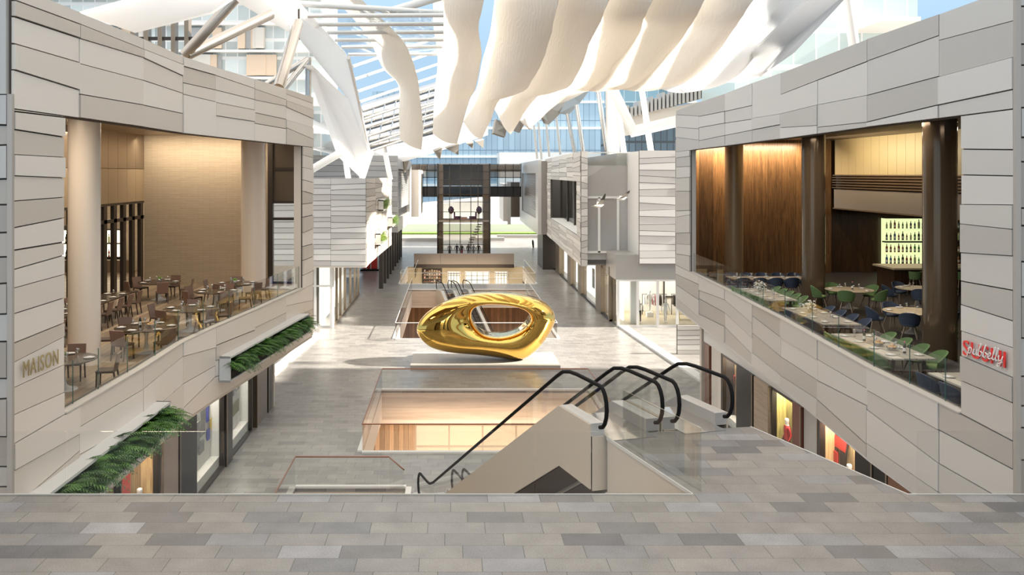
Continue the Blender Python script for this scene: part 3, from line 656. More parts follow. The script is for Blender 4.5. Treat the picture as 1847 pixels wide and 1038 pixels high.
for i in range(NU):
    o_, n_ = OO[i], II[i]; c_ = (o_+n_)/2; d_ = (o_-n_)/2; a_ = 2*PI*i/NU
    th = 1.30+0.14*math.cos(a_)+0.10*math.sin(a_*2)
    for j in range(NV):
        v = 2*PI*j/NV; cu = math.cos(v); su = math.sin(v)
        e = 0.96; cu2 = math.copysign(abs(cu)**e, cu); su2 = math.copysign(abs(su)**0.9, su)
        lip = 0.16*max(0, -cu)**3*math.copysign(1, su) if False else 0
        p = c_+d_*(cu2-0.52*su*su); sv.append((p.x, SY+th*su2*(1.0 if cu > 0 else 1.0-0.12*cu*cu), p.y))
for i in range(NU):
    for j in range(NV): sf.append((i*NV+j, ((i+1) % NU)*NV+j, ((i+1) % NU)*NV+(j+1) % NV, i*NV+(j+1) % NV))
zmin = min(v[2] for v in sv); sv = [(x, y, z-zmin+LOW+0.19) for x, y, z in sv]
GOLD = mat('polished_gold', (0.82, 0.52, 0.13), 0.03, 1.0)
o = MB().add(sv, sf, 0, True).build('ring_sculpture', GOLD); tag(o, 'large polished gold ring shaped sculpture with an off centre hole', 'sculpture')

# ================================================================== ESCALATORS
def make_escalator(name, label, ox, oy, zt, dx, dy, wd, drop, ang, group, flat_t=1.5, flat_b=1.6, hmat=None, full=True):
    """one escalator: origin = inner bend of its left cladding seen going down; d = downhill plan direction"""
    d = Vector((dx, dy)).normalized(); r = Vector((d.y, -d.x)) if d.y > 0 else Vector((-d.y, d.x))
    S = drop/math.tan(math.radians(ang))
    def W(s, q, z): return Vector((ox+d.x*s+r.x*q, oy+d.y*s+r.y*q, zt+z))
    def path(z0, s0=-flat_t, s1=None):
        e = S+flat_b if s1 is None else s1
        return [(s0, z0), (0, z0), (S, z0-drop), (e, z0-drop)]
    t = thing(name, label, 'escalator', (ox, oy, zt), 0, group)
    MB().hexa([W(-flat_t-.03, .02, -1.05), W(-flat_t, .02, -1.05), W(-flat_t, .42, -1.05), W(-flat_t-.03, .42, -1.05)], [W(-flat_t-.03, .02, 0), W(-flat_t, .02, 0), W(-flat_t, .42, 0), W(-flat_t-.03, .42, 0)]).build('end_plate', mat('escalator_cladding', (0.57, 0.49, 0.40), 0.4), t)
    def skin(q0, q1, ztop, zlow, nm, m, s0=-flat_t):
        p = path(ztop, s0); l = path(zlow, s0); mb = MB()
        for (a, b), (c, e) in zip(zip(p, p[1:]), zip(l, l[1:])):
            mb.hexa([W(c[0], q0, c[1]), W(e[0], q0, e[1]), W(e[0], q1, e[1]), W(c[0], q1, c[1])], [W(a[0], q0, a[1]), W(b[0], q0, b[1]), W(b[0], q1, b[1]), W(a[0], q1, a[1])])
        return mb.build(nm, m, t)
    cl_m = mat('escalator_cladding', (0.57, 0.49, 0.40), 0.4)
    skin(-0.03, 0.0, 0.24, -1.02, 'side_cladding', cl_m); skin(wd, wd+0.03, 0.24, -1.02, 'side_cladding', cl_m)
    skin(0.10, wd-0.10, -0.80, -1.0, 'truss_floor', mat('dark_truss', (0.07, 0.042, 0.026), 0.5))
    sk = mat('skirt_metal', (0.52, 0.51, 0.495), 0.35, 0.3)
    for q in (0.0, wd-0.27):
        skin(q, q+0.27, 0.25, 0.0, 'skirt_box', sk)
        qc = q+0.135; z = 1.0; gl = path(z-0.03, -flat_t+0.1, S+flat_b-0.3); lo = path(0.24, -flat_t+0.1, S+flat_b-0.3); mb = MB()
        for (a, b), (c, e) in zip(zip(gl, gl[1:]), zip(lo, lo[1:])):
            mb.hexa([W(c[0], qc-.008, c[1]), W(e[0], qc-.008, e[1]), W(e[0], qc+.008, e[1]), W(c[0], qc+.008, c[1])], [W(a[0], qc-.008, a[1]), W(b[0], qc-.008, b[1]), W(b[0], qc+.008, b[1]), W(a[0], qc+.008, a[1])])
        mb.build('glass_balustrade', CLEARR, t)
        pts = []; R_ = 0.40
        for k in range(9):
            a = -PI/2+PI*k/8*0.98; pts.append(W(-flat_t-0.12-R_*0.72*math.cos(a)*1.0, qc, z-R_+R_*math.sin(a)))
        pts += [W(-0.55, qc, z), W(-0.2, qc, z-0.02), W(0.15, qc, z-0.09), W(0.5, qc, z-0.5*math.tan(math.radians(ang))+0.01)]
        tn = math.tan(math.radians(ang))
        pts += [W(S-0.4, qc, z-(S-0.4)*tn), W(S, qc, z-S*tn+0.05), W(S+0.35, qc, z-drop+0.01), W(S+flat_b-0.4, qc, z-drop)]
        for k in range(1, 9):
            a = PI/2-PI*k/8*0.98; pts.append(W(S+flat_b-0.4+R_*0.72*math.cos(a), qc, z-drop-R_+R_*math.sin(a)))
        MB().tube(pts, 0.040, 10).build('handrail', hmat or RUBBER, t)
    n = int(S/0.40); mb = MB(); st = drop/n
    for k in range(n):
        s0 = k*S/n; z0 = -0.02-k*st
        a = [W(s0, 0.27, z0-st), W(s0+S/n, 0.27, z0-st), W(s0+S/n, wd-0.27, z0-st), W(s0, wd-0.27, z0-st)]
        mb.hexa([p-Vector((0, 0, 0.25)) for p in a], a)
    mb.build('steps', mat('dark_steps', (0.10, 0.098, 0.095), 0.45, 0.4), t)
    MB().hexa([W(-flat_t-0.4, 0.27, -0.03), W(0.02, 0.27, -0.03), W(0.02, wd-0.27, -0.03), W(-flat_t-0.4, wd-0.27, -0.03)], [W(-flat_t-0.4, 0.27, 0.015), W(0.02, 0.27, 0.015), W(0.02, wd-0.27, 0.015), W(-flat_t-0.4, wd-0.27, 0.015)]).build('landing_plate', mat('landing_metal', (0.56, 0.54, 0.52), 0.16, 0.85), t)
    MB().hexa([W(S-0.02, 0.27, -drop-0.03), W(S+flat_b+.4, 0.27, -drop-0.03), W(S+flat_b+.4, wd-0.27, -drop-0.03), W(S-.02, wd-0.27, -drop-0.03)], [W(S-.02, 0.27, -drop+0.015), W(S+flat_b+.4, 0.27, -drop+0.015), W(S+flat_b+.4, wd-0.27, -drop+.015), W(S-.02, wd-0.27, -drop+.015)]).build('landing_plate', MATS['landing_metal'], t)
    return t
D1 = Vector((-0.287, 0.958)); r1 = Vector((0.958, 0.287))
G1 = None
make_escalator('escalator', 'nearest escalator leaving the stone walkway, left one of the pair, beige side panel in view', 2.28, 19.1, 0.0, D1.x, D1.y, 1.46, 6.0, 29.0, G1)
make_escalator('escalator', 'right one of the two near escalators, closest to the right hand shop front', 2.28+r1.x*1.56, 19.1+r1.y*1.56, 0.0, D1.x, D1.y, 1.46, 6.0, 29.0, G1)
D2 = Vector((0.31, -0.95))
make_escalator('escalator', 'left one of the two escalators seen behind and above the gold sculpture', -0.95, 84.3, LOW, D2.x, D2.y, 1.42, 6.0, 30.0, None)
make_escalator('escalator', 'right one of the two escalators behind the sculpture, its steps seen through the hole', -0.95+0.95*1.5, 84.3+0.31*1.5, LOW, D2.x, D2.y, 1.42, 6.0, 30.0, None)
# landing floor between the deck lobe and the escalators is metal
# three more handrail ends far away on the right
for i, (px, lab) in enumerate([(961, 'leftmost'), (972, 'middle'), (985, 'rightmost')]):
    b = onz(px, 447, LOW); t = thing('handrail_newel', lab+' of three black escalator handrail ends far down the mall', 'handrail', b)
    MB().tube([(b.x, b.y-0.8, LOW+.05), (b.x-.1, b.y-0.9, LOW+.7), (b.x-.1, b.y-.6, LOW+1.05), (b.x, b.y, LOW+1.1), (b.x+.15, b.y+.8, LOW+.8), (b.x+.2, b.y+1.2, LOW+.02)], 0.1, 6).build('handrail', RUBBER, t)

# ================================================================== SHOP FRONTS UNDER THE RESTAURANTS
XL, XR = -8.6, 12.0
SHOPLIT = emit('shop_light_panel', (1.0, 0.95, 0.86), 22.0)
DISPW = mat('display_white', (0.82, 0.79, 0.74), 0.5)
def display(label, side, y0, y1, zt, back='white', depth=0.5, sill=0.45, lit=SHOPLIT, X=None):
    """recessed lit display window in the long side walls; side -1 left, +1 right"""
    X = X if X is not None else (XL if side < 0 else XR); s = side
    t = thing('shop_window', label, 'shop window', (X, y0, LOW))
    def bx(a, b, y0_, y1_, z0, z1): return MB().box(min(a, b), max(a, b), y0_, y1_, z0, z1)
    m = MB()
    for a, b, c, d in ((y0, y0+.09, LOW, zt), (y1-.09, y1, LOW, zt), (y0+.09, y1-.09, zt-.09, zt), (y0+.09, y1-.09, LOW, LOW+.1)): m.box(min(X-s*.04, X+s*.14), max(X-s*.04, X+s*.14), a, b, c, d)
    m.build('frame', DARKM, t)
    bx(X+s*.04, X+s*.05, y0+.09, y1-.09, LOW+.1, zt-.09).build('glass_pane', SHOPG, t)
    bm_ = {'white': DISPW, 'wood': wood('golden_slats', (0.40, 0.22, 0.08), (0.80, 0.56, 0.28), 0.16, 'Z', 0.5, across=1), 'yellow': wood('yellow_slats', (0.30, 0.22, 0.05), (0.72, 0.60, 0.22), 0.3, 'Z', 0.5, across=1), 'bronze': BRONZE}[back]
    bx(X+s*depth, X+s*(depth+.06), y0, y1, LOW, zt).build('back_panel', bm_, t)
    bx(X+s*.15, X+s*depth, y0+.02, y1-.02, LOW, LOW+sill).build('display_floor', DISPW, t)
    bx(X+s*.15, X+s*depth, y1-.05, y1, LOW+sill, zt).build('side_panel', DISPW if back == 'white' else bm_, t)
    bx(X+s*.15, X+s*depth, y0, y0+.05, LOW+sill, zt).build('side_panel', DISPW if back == 'white' else bm_, t)
    bx(X+s*.2, X+s*(depth-.05), y0+.1, y1-.1, zt-.07, zt-.03).build('light_panel', lit, t)
    return t
def slab(name, label, cat, side, y0, y1, zt, m, X=None, out=0.1, parts=None, inn=0.25):
    X = X if X is not None else (XL if side < 0 else XR); s = side
    t = thing(name, label, cat, (X, y0, LOW))
    MB().box(min(X-s*out, X+s*inn), max(X-s*out, X+s*inn), y0, y1, LOW, zt).build('panel', m, t)
    MB().box(min(X-s*(out+.03), X-s*out), max(X-s*(out+.03), X-s*out), y0, y0+.07, LOW, zt).build('edge_trim', BRONZE, t)
    return t
def YL(px): return XL*FPX/(px-VX)
def YR(px): return XR*FPX/(px-VX)
zl = -2.0
display('shop window with red clothes and a mannequin against golden slats at lower left', -1, YL(215), YL(286), zl, 'wood')
slab('pier', 'brownish bronze pier between the golden window and the black panel at left', 'pier', -1, YL(287), YL(316), zl, mat('rose_bronze', (0.36, 0.27, 0.22), 0.3, 0.3))
slab('door_panel', 'tall black door panel beside the large white shop window at left', 'door', -1, YL(318), YL(350), zl, BLACK)
display('large bright white shop window with hanging prints at lower left', -1, YL(352), YL(403), zl, 'white')
slab('pier', 'dark slim pier between the two white shop windows at left', 'pier', -1, YL(404), YL(415), zl, DARKM)
display('bright white shop window under the upper planter at left', -1, YL(415.5), YL(454), zl, 'white')
slab('door_panel', 'bronze entrance panel at the far end of the left shops', 'door', -1, YL(459), YL(478), zl, mat('bronze_door', (0.20, 0.15, 0.10), 0.3, 0.5), inn=0.6)
slab('pier', 'dark end pier of the left shop fronts', 'pier', -1, YL(480), YL(486), zl, DARKM)
mb = MB().box(XL-1.8, XL-1.6, 15, 43.5, LOW, zl); struct('wall_left', mb, OFFW)
mb = MB().box(XL-8, XL+0.15, 43.3, 43.6, LOW, ZB); struct('wall_left', mb, BEIGE)
zr = -2.85
mb = MB().box(XR-0.02, XR+0.2, 20, 43.2, zr, ZB); struct('wall_right', mb, WHITE)
slab('pier', 'dark red brown end post of the right shop fronts', 'pier', 1, YR(1283), YR(1275), zr, mat('red_brown', (0.16, 0.045, 0.025), 0.35))
slab('pier', 'white plain panel beside the dark red post at right', 'pier', 1, YR(1303), YR(1284), zr, OFFW, out=0.02)
display('shop window with a red lantern print behind the right escalator handrail', 1, YR(1331), YR(1304), zr, 'wood')
slab('door_panel', 'black door panel beside the right escalator handrail', 'door', 1, YR(1362), YR(1332), zr, BLACK)
slab('pier', 'brown timber pier between black door and yellow window at right', 'pier', 1, YR(1392), YR(1364), zr, wood('pier_timber', (0.30, 0.22, 0.15), (0.46, 0.36, 0.26), 0, 'Y', 0.35))
display('yellow shop window with figures at right', 1, YR(1433), YR(1393), zr, 'yellow')
slab('pier', 'dark red brown pier right of the yellow shop window', 'pier', 1, YR(1450), YR(1434), zr, MATS['red_brown'])
slab('pier', 'pale grey panel left of the big red lantern window', 'pier', 1, YR(1477), YR(1451), zr, mat('pale_grey_panel', (0.50, 0.49, 0.47), 0.35), out=0.02)
display('big shop window with a red lantern print and golden slats at lower right', 1, YR(1547), YR(1479), zr, 'wood')
slab('door_panel', 'double black door panel at lower right under the facade', 'door', 1, YR(1580), YR(1548), zr, BLACK)
slab('door_panel', 'second black door panel nearest the lower right edge', 'door', 1, YR(1607), YR(1581), zr, BLACK)
slab('pier', 'copper brown pier nearest the lower right corner', 'pier', 1, YR(1652), YR(1608), zr, mat('copper_brown', (0.28, 0.13, 0.065), 0.35, 0.4))
mb = MB().box(XR+1.6, XR+1.8, 18, 43.5, LOW, ZB); struct('wall_right', mb, OFFW)
mb = MB().box(XR-0.1, XR+8, 43.3, 43.6, LOW, ZB); struct('wall_right', mb, BEIGE)
# prints and goods in the windows
RED = mat('red_print', (0.72, 0.045, 0.035), 0.5); INK = mat('dark_print', (0.05, 0.03, 0.02), 0.6); BLUE = mat('blue_print', (0.06, 0.07, 0.50), 0.5); YEL = mat('yellow_print', (0.75, 0.52, 0.06), 0.5); PAPER = mat('paper_white', (0.85, 0.83, 0.78), 0.6); GRYP = mat('grey_print', (0.30, 0.29, 0.28), 0.6); PINK = mat('pale_rose', (0.80, 0.50, 0.42), 0.5)
def lantern_print(label, side, yc, zc, w, h, X):
    t = thing('lantern_print', label, 'poster', (X, yc, zc)); s = side; f = lambda d: (min(X-s*d, X-s*(d+.03)), max(X-s*d, X-s*(d+.03)))
    a, b = f(0.0)
    def poly(pts, m, nm, d):
        x = X-s*d; MB().prism([(x, yc+p[0]*w, zc+p[1]*h) for p in pts], (s*0.03, 0, 0)).build(nm, m, t)
    poly([(-.5, .18), (.5, .18), (.40, -.02), (-.40, -.02)], RED, 'red_band', .02)
    poly([(-.3, .42), (.3, .42), (.3, .2), (-.3, .2)], RED, 'red_band', .02)
    poly([(-.38, -.04), (-.06, -.04), (-.10, -.32), (-.26, -.32)], INK, 'dark_figure', .02)
    poly([(.06, -.04), (.38, -.04), (.26, -.32), (.10, -.32)], INK, 'dark_figure', .02)
    poly([(.0, -.1), (.24, -.1), (.24, -.38), (.0, -.38)], RED, 'red_band', .05)
    poly([(-.5, .18), (-.44, .18), (-.2, -.5), (-.26, -.5)], INK, 'dark_stroke', .03)
    poly([(.44, .18), (.5, .18), (.26, -.5), (.2, -.5)], RED, 'red_stroke', .03)
    return t
lantern_print('red lantern print on golden slats at lower right', 1, 29.3, -3.7, 1.5, 1.8, XR+0.47)
lantern_print('red lantern print beyond the right escalator handrail', 1, 40.6, -4.2, 1.3, 2.3, XR+0.47)
def prints(side, X, items, group, labs):
    for (y, z, w_, h_, m), lb in zip(items, labs):
        o = MB().box(X-.02, X+.02, y-w_/2, y+w_/2, z-h_/2, z+h_/2).build('hanging_print', m); tag(o, lb, 'print', group)
yc = 33.45
prints(-1, XL-.44, [(yc-1.0, -4.2, .5, .9, GRYP), (yc-.4, -3.9, .6, 1.0, GRYP), (yc+.35, -3.7, .3, .8, BLUE), (yc+.45, -4.6, .3, .4, BLUE), (yc+.75, -4.3, .2, .4, YEL), (yc-.5, -4.8, .6, .4, GRYP)], 'prints in the large white window',
       [f'{c} hanging in the large bright white shop window at lower left' for c in ('tall near grey print', 'wide middle grey print', 'blue garment print', 'small blue square print', 'small yellow print', 'small wide grey print')])
yc = 38.2
prints(-1, XL-.44, [(yc-.6, -3.6, .5, 1.0, GRYP), (yc+.3, -3.5, .5, 1.1, GRYP), (yc-.1, -4.7, 1.2, .5, mat('olive_print', (.30, .27, .15), .6))], 'prints in the white window under the planter',
       [f'{c} in the white shop window under the upper planter' for c in ('near grey print', 'far grey print', 'wide olive print')])
yc = 26.1
prints(-1, XL-.44, [(yc-.9, -3.9, .8, 1.9, RED), (yc+1.2, -4.6, .6, 1.6, RED), (yc+1.25, -3.3, .3, 1.0, RED)], 'red cloths in the golden window', [f'{c} red cloth hanging in the golden slatted window at lower left' for c in ('wide near', 'tall far', 'short far')])

# ------------------------------------------------------------------ standing figures (mannequins, people)
def figure_mesh(name, mats, pose=0, skirt=False):
    """one continuous body grown over a posed skeleton; hair/clothes picked by height"""
    J = {'pel': (0, 0, .95, .15, .11), 'wa': (0, 0, 1.08, .13, .10), 'ch': (0, .01, 1.30, .165, .11), 'nk': (0, .01, 1.47, .055, .055), 'hd0': (0, 0, 1.55, .075, .08), 'hd': (0, -.01, 1.65, .085, .10), 'hd1': (0, 0, 1.72, .06, .07)}
    E = [('pel', 'wa'), ('wa', 'ch'), ('ch', 'nk'), ('nk', 'hd0'), ('hd0', 'hd'), ('hd', 'hd1')]
    sw = [0, .16, -.12][pose % 3]
    for s, k in ((-1, 'l'), (1, 'r')):
        q = sw*s
        J['hp'+k] = (s*.09, 0, .88, .095, .10); J['kn'+k] = (s*.10, -q*.6-.01, .49, .058, .06); J['an'+k] = (s*.10, q*-.9+.03, .09, .04, .045); J['to'+k] = (s*.115, q*-.9-.13, .035, .04, .03)
        J['sh'+k] = (s*.20, .01, 1.40, .055, .055); J['el'+k] = (s*.27, .05+q*.5, 1.12, .042, .042); J['wr'+k] = (s*.27, -.06+q, .88, .03, .03); J['ha'+k] = (s*.265, -.09+q, .78, .035, .022)
        E += [('pel', 'hp'+k), ('hp'+k, 'kn'+k), ('kn'+k, 'an'+k), ('an'+k, 'to'+k), ('ch', 'sh'+k), ('sh'+k, 'el'+k), ('el'+k, 'wr'+k), ('wr'+k, 'ha'+k)]
    names = list(J); me = bpy.data.meshes.new('tmp'); me.from_pydata([J[n][:3] for n in names], [(names.index(a), names.index(b)) for a, b in E], [])
    ob = bpy.data.objects.new('tmp', me); COL.objects.link(ob); md = ob.modifiers.new('s', 'SKIN')
    for i, n in enumerate(names): me.skin_vertices[0].data[i].radius = J[n][3:]
    me.skin_vertices[0].data[0].use_root = True
    md2 = ob.modifiers.new('u', 'SUBSURF'); md2.levels = 1; md2.render_levels = 1
    dg = bpy.context.evaluated_depsgraph_get(); ev = ob.evaluated_get(dg); me2 = bpy.data.meshes.new_from_object(ev); me2.name = name
    bpy.data.objects.remove(ob); me2.materials.clear()
    for m in mats: me2.materials.append(m)
    for p in me2.polygons:
        z = p.center.z; p.use_smooth = True
        mi = 0
        if len(mats) > 1:
            if z > 1.66 or (z > 1.52 and p.center.y > .03): mi = 3
            elif z > 1.45 or (abs(p.center.x) > .22 and z < .86 and z > .7): mi = 0
            elif z > .93: mi = 1
            elif z > .12: mi = 2
            else: mi = 3
        p.material_index = mi
    return me2
SKIN = mat('skin', (0.55, 0.36, 0.26), 0.5); HAIR = mat('dark_hair', (0.03, 0.02, 0.015), 0.6)
MANQ = mat('mannequin_white', (0.80, 0.78, 0.75), 0.4)
def cloth(n, c): return mat(n, c, 0.7)
def stand(name, me, loc, rz, sc, label, cat, group=None):
    o = bpy.data.objects.new(name, me); COL.objects.link(o); o.location = loc; o.rotation_euler = (0, 0, rz); o.scale = (sc,)*3
    return tag(o, label, cat, group)
dress = [figure_mesh('mannequin', [MANQ, cloth('grey_jacket', (.45, .42, .40)), cloth('pale_trousers', (.5, .47, .45)), MANQ], 1), figure_mesh('mannequin', [MANQ, cloth('white_shirt', (.8, .79, .77)), cloth('black_trousers', (.03, .03, .035)), MANQ], 1),
         figure_mesh('mannequin', [MANQ, cloth('red_coat', (.55, .03, .03)), cloth('dark_trousers', (.06, .04, .04)), MANQ], 0), figure_mesh('mannequin', [MANQ], 2), figure_mesh('mannequin', [MANQ, cloth('lilac_top', (.40, .40, .62)), cloth('grey_trousers', (.3, .3, .33)), MANQ], 2)]
stand('mannequin', dress[0], (XL-.27, 25.9, LOW+.45), PI/2, 1.0, 'mannequin in a pale grey outfit in the golden window at lower left', 'mannequin')
stand('mannequin', dress[2], (XR+.28, 33.3, LOW+.45), -PI/2, 1.0, 'mannequin in a red coat in the yellow window at right', 'mannequin')
stand('mannequin', dress[4], (XR+.28, 34.3, LOW+.45), -PI/2, 1.0, 'mannequin in a lilac top in the yellow window at right', 'mannequin')
stand('mannequin', dress[2], (XR+.27, 28.05, LOW+.45), -PI/2, 1.0, 'mannequin in a red coat beside the red lantern print at lower right', 'mannequin')
# ================================================================== BUILDINGS FURTHER DOWN THE MALL
W3 = WCLAD+[GAP]
def rect_xz(mb, x0, x1, z0, z1, y, th, mi=0): mb.box(x0, x1, y, y+th, z0, z1, mi)
# ---- left block with the white strip cladding (front at 65 m) and its storefront
LBX = -6.1
bL2 = thing('strip_clad_building', 'white strip clad box building on the left beyond the brown restaurant', 'building', (-15, 65, LOW))
m = flat_clad(MB(), (-22, 65), (LBX-2.5, 65), -1.47, 4.78, [], 16, 101, nrm=(0, -1), jit=0.22); flat_clad(m, (LBX-2.5, 65), (LBX, 65), -1.47, 4.78, [], 16, 102, nrm=(0, -1), jit=0.22)
m.build('front_cladding', W3, bL2)
WARMC = [mat('warm_cladding_light', (0.60, 0.55, 0.49), 0.5), mat('warm_cladding_mid', (0.52, 0.47, 0.415), 0.5), mat('warm_cladding_dark', (0.44, 0.40, 0.35), 0.5), GAP]
m = flat_clad(MB(), (LBX, 65), (-5.57, 84.3), -1.47, 4.78, [0.3, 0.55, 0.8], 15, 103, nrm=(1, 0), jit=0.3); m.build('side_cladding', WARMC, bL2)
MB().hexa([(-22, 65.2, -1.3), (LBX-.2, 65.2, -1.3), (-5.8, 84.2, -1.3), (-22, 84.2, -1.3)], [(-22, 65.2, 4.7), (LBX-.2, 65.2, 4.7), (-5.8, 84.2, 4.7), (-22, 84.2, 4.7)]).build('body', WHITE, bL2)
MB().box(-22, LBX, 65, 84, -1.6, -1.47).build('soffit', OFFW, bL2)
for i, (px, py, lab) in enumerate([(683, 370, 'upper'), (704, 399, 'right'), (677, 430, 'lower')]):
    pass
# storefront under it
sf = thing('storefront', 'glazed corner shop front under the white strip clad building at left', 'shop front', (-12, 66, LOW))
def mull(t, x0, x1, y0, y1, z0, z1, m, nm='mullion'): return MB().box(x0, x1, y0, y1, z0, z1).build(nm, m, t)
for x in (-11.2, -9.85, -8.68): mull(sf, x-.09, x+.09, 65.75, 65.93, LOW, -1.6, WHITE)
mull(sf, -10.7, -10.3, 65.9, 66.5, LOW, -1.6, STEEL, 'steel_column')
for z in (LOW+.07, -3.0): mull(sf, -14, -8.6, 65.78, 65.9, z-.07, z+.05, WHITE, 'transom')
MB().box(-14, -8.6, 65.82, 65.86, LOW, -1.6).build('glass_pane', SHOPG, sf); MB().box(-14, -9.8, 67.5, 67.6, LOW, -1.6).build('back_panel', TAUPE, sf)
for i, y in enumerate([66, 68.2, 70.5, 73.5, 77.5, 81, 84]): mull(sf, -8.68, -8.5, y-.1, y+.1, LOW, -1.6, BRONZE if i else WHITE)
MB().box(-8.62, -8.58, 66, 84, LOW, -1.6).build('glass_pane', SHOPG, sf); MB().box(-9.8, -9.7, 67.5, 84, LOW, -1.6).build('lit_wall', emit('storefront_glow', (1.0, 0.95, 0.87), 0.5), sf)
MB().box(-8.7, -8.48, 66, 84, LOW, LOW+.15).build('base_rail', BRONZE, sf)
mb = MB().box(-14, -9.75, 62.3, 63.0, LOW, LOW+.25); struct('trim_7', mb, WHITE)
def kerb(p0, p1, w=0.55):
    return MB().wall(p0, p1, LOW, LOW+0.12, w)
struct('trim_8', kerb((-9.5, 63), (-10.6, 45)), WHITE); struct('trim_9', kerb((12.7, 66), (14.1, 44), -0.6), WHITE)
# red shelves at the far end below the box
o = thing('red_display', 'small red goods display under the left box building', 'display', (-9.3, 105, LOW))
MB().box(-10.2, -8.5, 105, 105.3, LOW+.2, -2.6).build('back_panel', RED, o); MB().box(-10.4, -8.3, 104, 105.3, LOW, LOW+.2).build('base', BLACK, o)
for x in (-10.2, -9.7, -9.2, -8.4): MB().box(x-.05, x+.05, 104, 104.1, LOW, -1.6).build('mullion', STEEL, o)
# ---- building behind it on the left with louvre window (front at 90 m)
b = thing('louvre_building', 'grey clad building with a dark louvre window beyond the left strip clad box', 'building', (-12, 90, LOW))
flat_clad(MB(), (-26, 90), (-5.3, 90), -0.7, 6.9, [0.35, 0.55, 0.8], 15, 111, nrm=(0, -1), jit=0.2).build('front_cladding', [mat('grey_clad_a', (.50, .49, .48), .5), mat('grey_clad_b', (.44, .43, .42), .5), mat('grey_clad_c', (.56, .55, .53), .5), GAP], b)
m = MB(); x0, x1 = -5.3, -4.87
def sidef(mb, ya, yb, za, zb, mi=0, th=0.3):
    xa = lerp(x0, x1, (ya-90)/21); xb = lerp(x0, x1, (yb-90)/21)
    mb.hexa([(xa-th, ya, za), (xa, ya, za), (xb, yb, za), (xb-th, yb, za)], [(xa-th, ya, zb), (xa, ya, zb), (xb, yb, zb), (xb-th, yb, zb)], mi)
sidef(m, 90, 111, 5.6, 6.6); sidef(m, 90, 111, -0.7, 0.6); sidef(m, 90, 91, 0.6, 5.6); sidef(m, 108, 111, 0.6, 5.6); m.build('window_surround', mat('pale_metal_clad', (0.60, 0.585, 0.56), 0.35, 0.3), b)
m = MB()
for k in range(24): z = 1.6+k*.165; m.hexa([(-5.55, 91, z), (-5.4, 91, z-.08), (-5.05, 108, z-.08), (-5.2, 108, z)], [(-5.55, 91, z+.03), (-5.4, 91, z-.05), (-5.05, 108, z-.05), (-5.2, 108, z+.03)])
m.build('louvres', GREYP, b); MB().hexa([(-5.7, 91, .6), (-5.6, 91, .6), (-5.3, 108, .6), (-5.4, 108, .6)], [(-5.7, 91, 5.6), (-5.6, 91, 5.6), (-5.3, 108, 5.6), (-5.4, 108, 5.6)]).build('dark_pane', BLACK, b)
MB().box(-26, -5.6, 90.3, 111, -0.6, 6.5).build('body', GREYP, b)
MB().box(-26, -4.0, 112, 128, -0.2, 5.6).build('rear_wing', OFFW, b)
for i in range(9):
    y = 88+i*4.2; MB().box(-7.0, -6.6, y, y+.5, LOW, -0.7).build('column', DARKM, b)
MB().box(-9.0, -8.8, 106, 128, LOW, -0.7).build('shop_glazing', mat('dark_shop_glass', (0.10, 0.10, 0.11), 0.1, 0.3), b)
# ---- right: white corner store (66 m), grey box with pale frames (70 m), framed window building
b = thing('corner_store', 'white corner building on the right with a glazed clothes shop at its foot', 'building', (14, 66, LOW))
flat_clad(MB(), (at(1151, 0, 66).x, 65.6), (at(1222, 0, 66).x+6, 65.6), -1.37, 6.8, [0.32], 17, 121, nrm=(0, -1), jit=0.25).build('front_cladding', W3, b)
MB().box(at(1151, 0, 66).x, 30, 65.8, 80, -1.3, 6.75).build('upper_body', WHITE, b)
MB().box(at(1110, 0, 66).x, 30, 65.9, 70, -2.55, -0.75).build('fascia', GREYP, b)
MB().box(at(1048, 0, 70).x, at(1151, 0, 70).x+.4, 70, 70.6, -1.5, 5.75).build('grey_box', GREYP, b)
for px in (1080, 1114, 1147): x = at(px, 0, 70).x; MB().box(x-.09, x+.09, 69.8, 70.0, -0.95, 3.3).build('pale_mullion', WHITE, b)
for z in (3.3, -0.9): MB().box(at(1048, 0, 70).x, at(1151, 0, 70).x, 69.8, 70, z-.08, z+.08).build('pale_transom', WHITE, b)
gp = at(1048, 0, 70).x
MB().box(gp, at(1151, 0, 70).x, 69.9, 69.96, -0.85, 3.25).build('grey_glass', mat('silvery_glass', (0.52, 0.515, 0.50), 0.2, 0.4), b)
MB().box(at(1048, 0, 70).x, at(1151, 0, 70).x, 69.7, 69.75, 6.7, 6.78).build('roof_rail', WHITE, b)
MB().box(at(1048, 0, 70).x, at(1151, 0, 70).x, 69.72, 69.74, 5.75, 6.7).build('roof_glass', RAILG, b)
# clothes shop
cs = thing('clothes_shop_front', 'glazed clothes shop front with white mullions below the white corner building at right', 'shop front', (12.1, 66, LOW))
for px in (1115, 1150, 1186, 1221.5): x = at(px, 0, 66).x; mull(cs, x-.09, x+.09, 65.9, 66.1, LOW, -2.55, WHITE)
for z in (LOW+.06, -2.6): mull(cs, 12.0, 20, 65.93, 66.07, z-.08, z+.08, WHITE, 'transom')
MB().box(12.1, 20, 65.98, 66.02, LOW, -2.55).build('glass_pane', SHOPG, cs)
MB().box(12.0, 12.15, 66, 68.4, LOW, -2.6).build('side_pane', SHOPG, cs)
MB().box(12.2, 24, 73.5, 73.7, LOW, -2.3).build('back_wall', mat('shop_cream_wall', (0.78, 0.74, 0.68), 0.6), cs); MB().box(12.2, 24, 66.1, 73.5, LOW, LOW+.05).build('shop_floor', mat('ochre_floor', (0.46, 0.39, 0.26), 0.4), cs)
MB().box(12.2, 24, 66.2, 73.5, -2.35, -2.3).build('shop_ceiling', OFFW, cs)
MB().box(13, 20, 67.5, 72, -2.42, -2.36).build('light_panel', emit('clothes_shop_light', (1.0, .95, .88), 3.4), cs)
